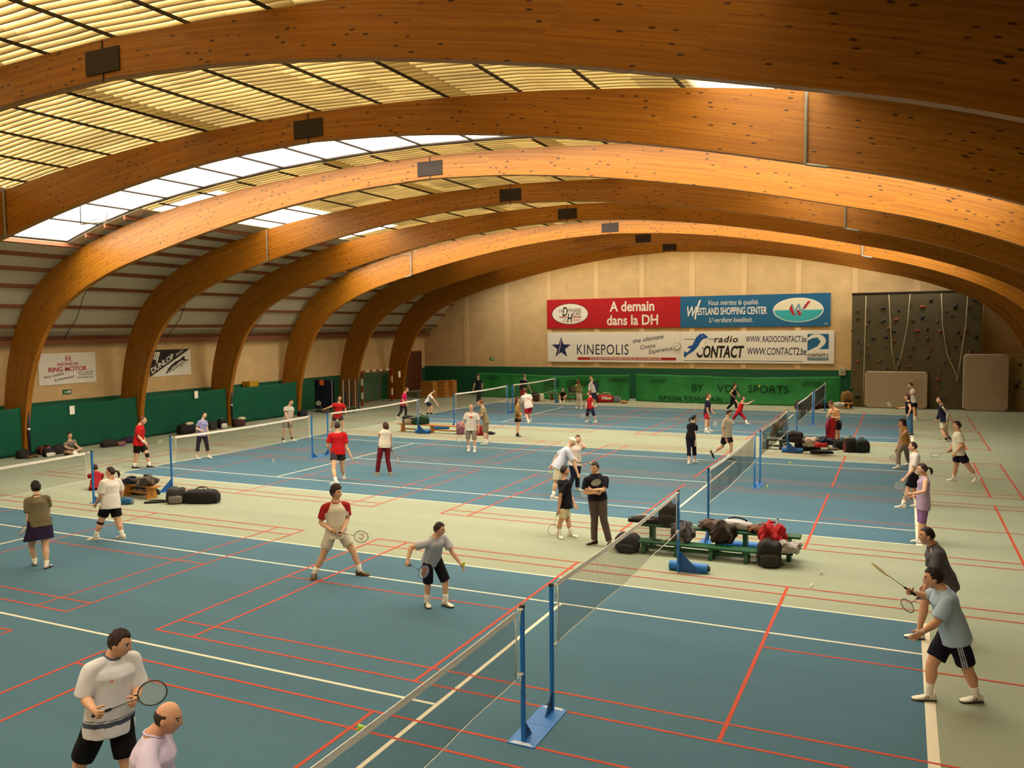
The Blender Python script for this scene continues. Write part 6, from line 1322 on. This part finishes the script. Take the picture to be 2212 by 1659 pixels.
person('youth in a black t-shirt and cream shorts with a racket hanging from his hand', (1220, 1018), (1218.3, 1035), (1221.5, 1092), ((1233, 1066, -.1), (1241, 1090, .05)), ((1207.5, 1075), (1207, 1100)), ((1228, 1127), (1233, 1151.3)), ((1210.2, 1128), (1207, 1153)), 125, hyaw=100, key='youth', H=1.72,
       topc='131117', loose=1.3, hem=.12, sl=.8, botc='cfc4a0', blen=.75, hair='short', hairc='1d0f10', skinc='9c5f3a', feet=(55, 25), curl=(.4, 1.2), stripe=M_rubber)
person('man in a black t-shirt and grey trousers standing with crossed arms', (1285, 1011.5), (1286.7, 1027.5), (1290.8, 1076), ((1304.5, 1058.5), (1277, 1059, .30)), ((1264, 1064), (1290, 1065, .26)), ((1304, 1123.5), (1316.8, 1170.8)), ((1284, 1122), (1283.5, 1168.5)), -8, hyaw=-35, hpit=6, key='crossed', H=1.8, wide=1.06,
       topc='171320', loose=1.15, hem=.04, sl=.75, bot='pants', botc='554a45', blen=1.95, hair='short', hairc='2e1a10', skinc='b0713f', shoec='1d1416', sock=None, feet=(-4, -60), curl=(.5, 1.0))
# -- beyond the right-hand net
person('woman with a ponytail in a black top and dark cropped trousers, back to us', (1499.8, 904.6), (1496.5, 915.5), (1492.2, 945), ((1488.5, 933), (1487.5, 950, -.1)), ((1501.5, 936.5), (1502, 955.5)), ((1488.2, 969), (1488.5, 998.2)), ((1499.8, 969), (1500.4, 994.8)), 140, hyaw=110, key='black_pony', sex='f',
       topc='14121a', hem=.06, sl=.55, bot='capri', botc='1a1826', blen=1.55, hair='pony', hairc='14090b', sockh=.05, feet=(150, 120))
person('man in a navy t-shirt and red shorts standing side-on', (1530.3, 856.2), (1528.7, 864), (1527.3, 895), ((1533, 886, -.15), (1538.5, 889, -.05)), ((1528.3, 887), (1532, 898)), ((1530.2, 912.8), (1531.1, 927.3)), ((1525.8, 914), (1525.1, 930.3)), 80, key='navy_side',
       topc='1c1d33', hem=.12, sl=.65, botc='a0182a', blen=.6, hair='short', hairc='4a2010', skinc='b5754e', curl=(.4, 1.1))
person('woman in a black tank top and black trousers running at the far end', (1587.6, 832.9), (1586.4, 840.5), (1583.5, 861), ((1595, 851), (1596.5, 856)), ((1577.5, 849), (1584.2, 856)), ((1589.5, 873.5), (1591.4, 884)), ((1580.5, 873), (1569.5, 884, -.1)), 65, key='black_tank', sex='f', base=(1590, 886),
       top='tank', topc='191420', hem=.06, bot='pants', botc='17131a', blen=1.9, hair='full', hairc='4a1a12', skinc='b5744a')
person('woman in a red sleeveless top and red trousers lunging with an arm stretched out', (1604.7, 861), (1603, 868.5), (1596.2, 889), ((1594.5, 872, -.1), (1591.5, 868, -.15)), ((1616, 873), (1627, 866)), ((1607.5, 902), (1613.3, 913)), ((1587, 900), (1580.5, 911.6)), 80, hpit=-22, key='red_lunge', sex='f',
       top='tank', topc='b3141c', hem=.08, bot='capri', botc='a31624', blen=1.45, hair='short', hairc='3a1a10', skinc='b8784a')
person('young man in a pale t-shirt and dark shorts striding past the net', (1574.5, 893.7), (1571, 903.5), (1569.7, 941), ((1577.5, 927, -.15), (1579, 939, -.15)), ((1561, 929), (1567.5, 947)), ((1580, 962), (1577.5, 988.5)), ((1561, 964, -.1), (1539.5, 977, -.1)), 60, hyaw=70, hpit=18, key='stride',
       topc='b9ac98', loose=1.2, hem=.11, sl=.75, botc='1e1820', blen=.75, hair='short', hairc='2a120f', skinc='b8805e', shoec='24181c', pitch=(0, 60))
person('person in a brown sweater sitting on a stool with hands at their face', (1684.5, 905.3), (1678, 914), (1671.5, 939), ((1687.5, 927.5, -.1), (1689, 918.5, -.05)), ((1686.5, 927.5, .1), (1688.5, 919, .08)), ((1694, 938.5), (1697, 957)), ((1692, 939.5), (1694, 958)), 65, key='stool_sitter',
       top='long', topc='7a6244', hem=.06, bot='pants', botc='1a1416', blen=1.9, hair='short', hairc='33160e', skinc='a06a44', shoec='26201e')
person('bare-chested man in black shorts holding a red shirt in front of himself', (1795.1, 873.6), (1800, 882), (1808, 914.5), ((1813, 902.5), (1798.5, 902, .25)), ((1793.8, 890), (1788.5, 897, .25)), ((1809.8, 938), (1811.6, 962)), ((1801.5, 938), (1803, 961.5)), -50, hpit=20, key='bare', wide=1.02,
       top='bare', botc='16121c', blen=.6, hair='short', hairc='5a2a14', skinc='bd7f45', curl=(1.0, 1.0))
person('woman with long dark hair in a tan top and grey trousers', (1950, 914), (1953, 925), (1955.5, 955), ((1948.5, 942), (1943.8, 922.5, .1)), ((1944, 951, -.1), (1937, 970, -.1)), ((1958.5, 979), (1963.5, 1000)), ((1940.5, 980), (1940.5, 1007)), -70, key='tan', sex='f',
       top='tank', topc='9a7440', hem=.06, bot='pants', botc='7d6f64', blen=1.9, hair='long', hairc='2c130d', skinc='a86844')
person('balding man in a white t-shirt and black shorts stepping forward beside the woman in lilac', (1972.3, 965.2), (1977, 979), (1975.5, 1021), ((1972, 1014), (1955, 1033)), ((1986, 1010, -.2), (1982, 1030, -.25)), ((1960.8, 1057), (1950, 1090.5)), ((1974, 1059), (1984, 1088)), -85, key='white_step',
       topc='d3c8c4', hem=.04, sl=.75, botc='150f1a', blen=.85, hair='reced', hairc='2a130d', skinc='b47450', curl=(1.1, 1.1))
person('woman with a high ponytail in a lilac sleeveless top and patterned lilac shorts', (1992.5, 1014), (1997, 1029), (1994.5, 1085), ((1996.5, 1062), (1972, 1067, .05)), ((1990, 1062, -.15), (1972, 1073, -.1)), ((1993.5, 1123), (1997.5, 1166)), ((1989.5, 1122), (1986, 1164)), -82, key='lilac', sex='f',
       top='tank', topc='a08aa8', hem=.18, bot='capri', botc='8a629c', blen=1.15, hair='pony', hairc='250f12', skinc='b07550', curl=(.8, 1.1), sockh=.06)
person('man in white t-shirt and dark striped shorts striding along the court edge', (2067.2, 920.3), (2069.5, 932), (2071.8, 979), ((2079, 959), (2065, 977, .05)), ((2062, 953, -.2), (2053.7, 969.7, -.15)), ((2093.5, 1010), (2109, 1029, -.0)), ((2064.5, 1009), (2059.7, 1033)), -78, key='white_stride', wide=1.06, base=(2062, 1046),
       topc='d2ccb8', loose=1.3, hem=.10, sl=.8, botc='1c1830', blen=.62, hair='short', hairc='28110d', skinc='b06c48', feet=(-80, -88), pitch=(40, 0), curl=(.4, 1.1))
person('man in a navy track jacket with pale sleeve stripes and cream shorts', (2029.6, 864.4), (2033, 874), (2040, 908), ((2046, 893), (2045, 912)), ((2030, 893, -.1), (2024, 906, -.1)), ((2041.5, 931), (2050.5, 946)), ((2035, 930), (2044.5, 950)), -80, key='track_jacket',
       top='long', topc='17142a', tmats=('bdb6a8',), paint=sleevestripe, loose=1.2, hem=.10, botc='b9ae98', blen=.9, hair='crop', hairc='24120c', skinc='b07550', sock='2a2028', sockh=.08, shoec='b0a898')
person('woman in a black tank top and blue jeans holding a racket out', (1960.3, 858.4), (1962, 866.5), (1964, 889), ((1967, 883), (1962.5, 895)), ((1956, 881), (1942, 882)), ((1968, 913), (1969.5, 936.2)), ((1963, 913), (1964.8, 936.6)), -75, key='jeans', sex='f',
       top='tank', topc='1a131a', hem=.05, bot='pants', botc='426f92', blen=1.95, hair='bob', hairc='4a1a14', skinc='b06a40', shoec='1e1a20')
person('man in white t-shirt and black shorts right in front of the wide grey crash mat', (1967, 832.6), (1970.8, 839.5), (1975, 867.5), ((1976, 848.5), (1967, 853.5)), ((1972, 848, -.2), (1965, 853, -.2)), ((1977.5, 885), (1980, 901.9)), ((1974.5, 886), (1976.5, 905)), -85, key='mat_white',
       topc='d2c9be', hem=.10, sl=.75, botc='17121a', blen=.72, hair='crop', hairc='2c160e', skinc='b07048')
# -- nearest pair at the edge of the court
person('man in a dark grey jacket and grey shorts leaning forward with a round racket low', (2003, 1158), (2014, 1177), (2045, 1262), ((2018, 1238, .1), (1988, 1290, .05)), ((2012, 1240, -.2), (1990, 1285, -.2)), ((2049, 1317), (2066, 1366)), ((1997, 1300), (1985, 1368)), -80, hpit=-4, key='grey_jacket', H=1.85, wide=1.06,
       top='jacket', topc='55545a', tmats=('b8b2a6',), paint=thinstripe, loose=1.2, hem=.12, sl=1.0, botc='55525c', blen=.92, hair='crop', hairc='1f0f0c', skinc='a8633f', feet=(-75, -88), sockh=.04, curl=(1.1, .6), stripe=M_rubber)
person('heavy man in light blue t-shirt and dark shorts with white side stripes', (2017, 1249.5), (2034, 1273), (2060, 1363), ((2025, 1343), (1990, 1367)), ((2009, 1290, -.15), (1975, 1281, -.1)), ((2092, 1450), (2109, 1502)), ((2012, 1437), (2007, 1499)), -78, hyaw=-85, key='light_blue', wide=1.15, H=1.84,
       topc='a3b8cc', loose=1.5, hem=.12, sl=.85, botc='141022', blen=.80, hair='short', hairc='1c0d0b', skinc='b0683e', feet=(-62, -72), curl=(.5, 1.2), sockh=.13, extra={'bpaint': sidestripes, 'bmats': ('b9bfcf',)})
band(PEOPLE['light_blue'], 0, 'wr', 'el', .02, .09, .0190, 'b9b4a4', 'wristwatch'); band(PEOPLE['light_blue'], 1, 'wr', 'el', .02, .07, .0185, 'c9b890', 'bracelet'); band(PEOPLE['black_pony'], 1, 'wr', 'el', .05, .16, .019, 'd8d0c0', 'wristwatch')
x = PEOPLE['grey_tee']; b = MB(); c0 = x['pelv'].lerp(x['nk'], .68)+x['fw']*.142-x['left']*.06-x['O']; b.ball(c0, (.03, .006, .016), 6, M=Matrix((x['left'], x['fw'], x['T'])).transposed().to_4x4()); b.build('emblem', [mat('emblem_orange', '#c8703a', .7)], x['top'], True)
# ------------------------------------------------------------------ rackets and shuttlecocks in play
def hp(k, i): return PEOPLE[k]['hand'][i]
racket('racket with a black grip held across the waist of the man in pale grey', hp('grey_tee', 1), (326, 1498), '3a3430', 1, 10)
racket('racket with a pale string mark held level by the man with red sleeves', hp('raglan', 1), (783, 1160), '4a3a2a', 1, 0, logo=('YY', 'c9a898'))
racket('blue racket with a red string emblem hanging beside dark shorts', hp('server', 1), (914.4, 1235), '2c3a8a', 1, 0, logo=('W', '7a2a30'))
racket('racket held low by the woman in the olive t-shirt', hp('olive_skirt', 0), (50, 1146), '4a4f62', -1, 0)
racket('yellow-strung racket held out by the man with the knee brace', hp('red_brace', 1), (346, 954), '6a6440', 1, 0)
racket('racket held out before the dark folded tables by the man in red', hp('red_reach', 1), (688.4, 871.4), '8a8468', -1, 0)
racket('racket hanging from the hand of the woman in maroon trousers', hp('maroon', 1), (859, 992), '7a3a26', 1, 50)
racket('pale racket hanging from the hand of the man with the orange print', hp('orange_print', 1), (991, 956), 'a09a88', 1, 0)
racket('pale racket held low by the heavy woman in red', hp('red_far', 0), (1259, 897), 'a09a88', 1, 0)
racket('racket pointing down from the hand of the man in the white cap', hp('cap', 1), (1263, 1071), '5a5a4a', -1, 0)
racket('racket held level by the woman with a hand to her ear', hp('ear', 1), (1279, 1001), '6a6458', 1, 60)
racket('racket with a pale hoop hanging from the hand of the youth in black', hp('youth', 1), (1194.8, 1144), '6a6a62', 1, 0)
racket('dark-strung racket held upright against the chest of the man with crossed arms', hp('crossed', 1), (1288, 1043), '7a7468', 1, 0)
racket('pale racket hanging beside red shorts', hp('navy_side', 1), (1544.4, 915), 'a08a80', 1, 20)
racket('racket held behind the leg of the woman in grey trousers', hp('tan', 1), (1928.6, 989), '7a6a58', -1, 0)
racket('blurred pale racket held low by the balding man in white', hp('white_step', 1), (1940, 1050), '8a8a80', 1, 0)
racket('racket seen nearly edge-on in front of the woman in lilac', hp('lilac', 1), (1955, 1068), '3a3f4a', 1, 55)
racket('racket held low by the man in dark striped shorts', hp('white_stride', 1), (2020.5, 983), '4a4640', 1, 55)
racket('racket held low by the man in the navy track jacket', hp('track_jacket', 1), (2012, 912), '6a6458', 1, 0)
racket('racket held out by the woman in blue jeans', hp('jeans', 1), (1921, 873.5), '9a9080', 1, 35)
racket('thin round racket held low by the man in the dark grey jacket', hp('grey_jacket', 0), (1961, 1308), '2f3a3a', 1, 0)
racket('yellow racket seen edge-on, pointing up from the hand of the man in light blue', hp('light_blue', 1), (1901.8, 1231), 'c9b02c', 1, 84, shaftc='2a2620')
P0 = hp('server', 0); shuttle('yellow shuttlecock held out by the man in grey serving', (P0.x+.06, P0.y-.03, P0.z+.0), (-.2, 0, .9), 1.0)
P0 = hp('cap', 0); shuttle('yellow shuttlecock held behind the back of the man in the white cap', (P0.x, P0.y, P0.z-.06), (0, 0, -1), 1.0)
def fly(u, v, dep): return atD(u, v, dep)
shuttle('green-yellow shuttlecock flying right beside the nearest net tape', fly(795, 1573, 8.4), CR*-1+CU*.1-CD*.25, 1.35, 'a8cc50', 'd8c088')
shuttle('white shuttlecock flying over the second court near the tall blue post', fly(590, 998, 20.5), (0, .2, 1), 1.0, 'cfcabf')
shuttle('yellow shuttlecock in the air before the lettering of the green windbreak', fly(1639, 836, 45), (.5, 0, .8), 1.6, 'd8d84a')
shuttle('yellow shuttlecock standing on the base of the twin posts', G(1657.5, 1048, .05), (0, 0, -1), 1.1, 'd6dd3a')
shuttle('yellow-green shuttlecock lying on the blue court past the twin posts', G(1704, 1001, .03), (1, 0, .35), 1.1, 'b8d23a')
shuttle('small white feather shuttlecock lying on the green carpet', G(1769, 1238, .03), (1, .2, .35), .9, 'cfcabf')
shuttle('small white shuttlecock dropped near the red court corner', G(1752, 1267, .03), (.2, 1, .35), .8, 'cfcabf')
# shirt in the hands of the bare-chested man
x = PEOPLE['bare']; r_ = thing('red_shirt', 'red shirt hanging from the hands of the bare-chested man', 'shirt', x['hand'][0].lerp(x['hand'][1], .5)+Vector((0, 0, .0))+x['r']*.06+x['t']*.02)
b = MB(); rings = []; tt = x['t']; rr2 = x['r']
for k in range(10):
    q = k/9; w = .07+.07*math.sin(min(1, q*1.4)*PI*.5)+.02*math.sin(q*9); rings.append([rr2*(w*math.cos(a)*(1+.12*math.sin(3*a+q*5)))+tt*(.05+.045*math.sin(a)*(1+.25*math.sin(5*a+q*4)))+Vector((.03*math.sin(q*5), 0, .02-.82*q-.05*math.sin(2*a)*q)) for a in [2*PI*j/26 for j in range(26)]])
b.loft(rings); o = b.build('body', [fab('a8121f')], r_, True)
b = MB(); b.tube([rr2*-.10+tt*.07+Vector((0, 0, -.1)), rr2*-.14+tt*.08+Vector((0, 0, -.35)), rr2*-.12+tt*.07+Vector((0, 0, -.62))], [.06, .075, .07], 12); b.build('sleeve', [fab('8a1030')], r_, True)
racket('racket with a red rim lying on the low green bench', Vector(gp(.45, .15, .275)), None, '6a2a1c', dir3=gd); shuttle('yellow shuttlecock standing on the low green bench', Vector(gp(.62, .15, .29)), (0, 0, -1), 1.3, 'c8c84a')
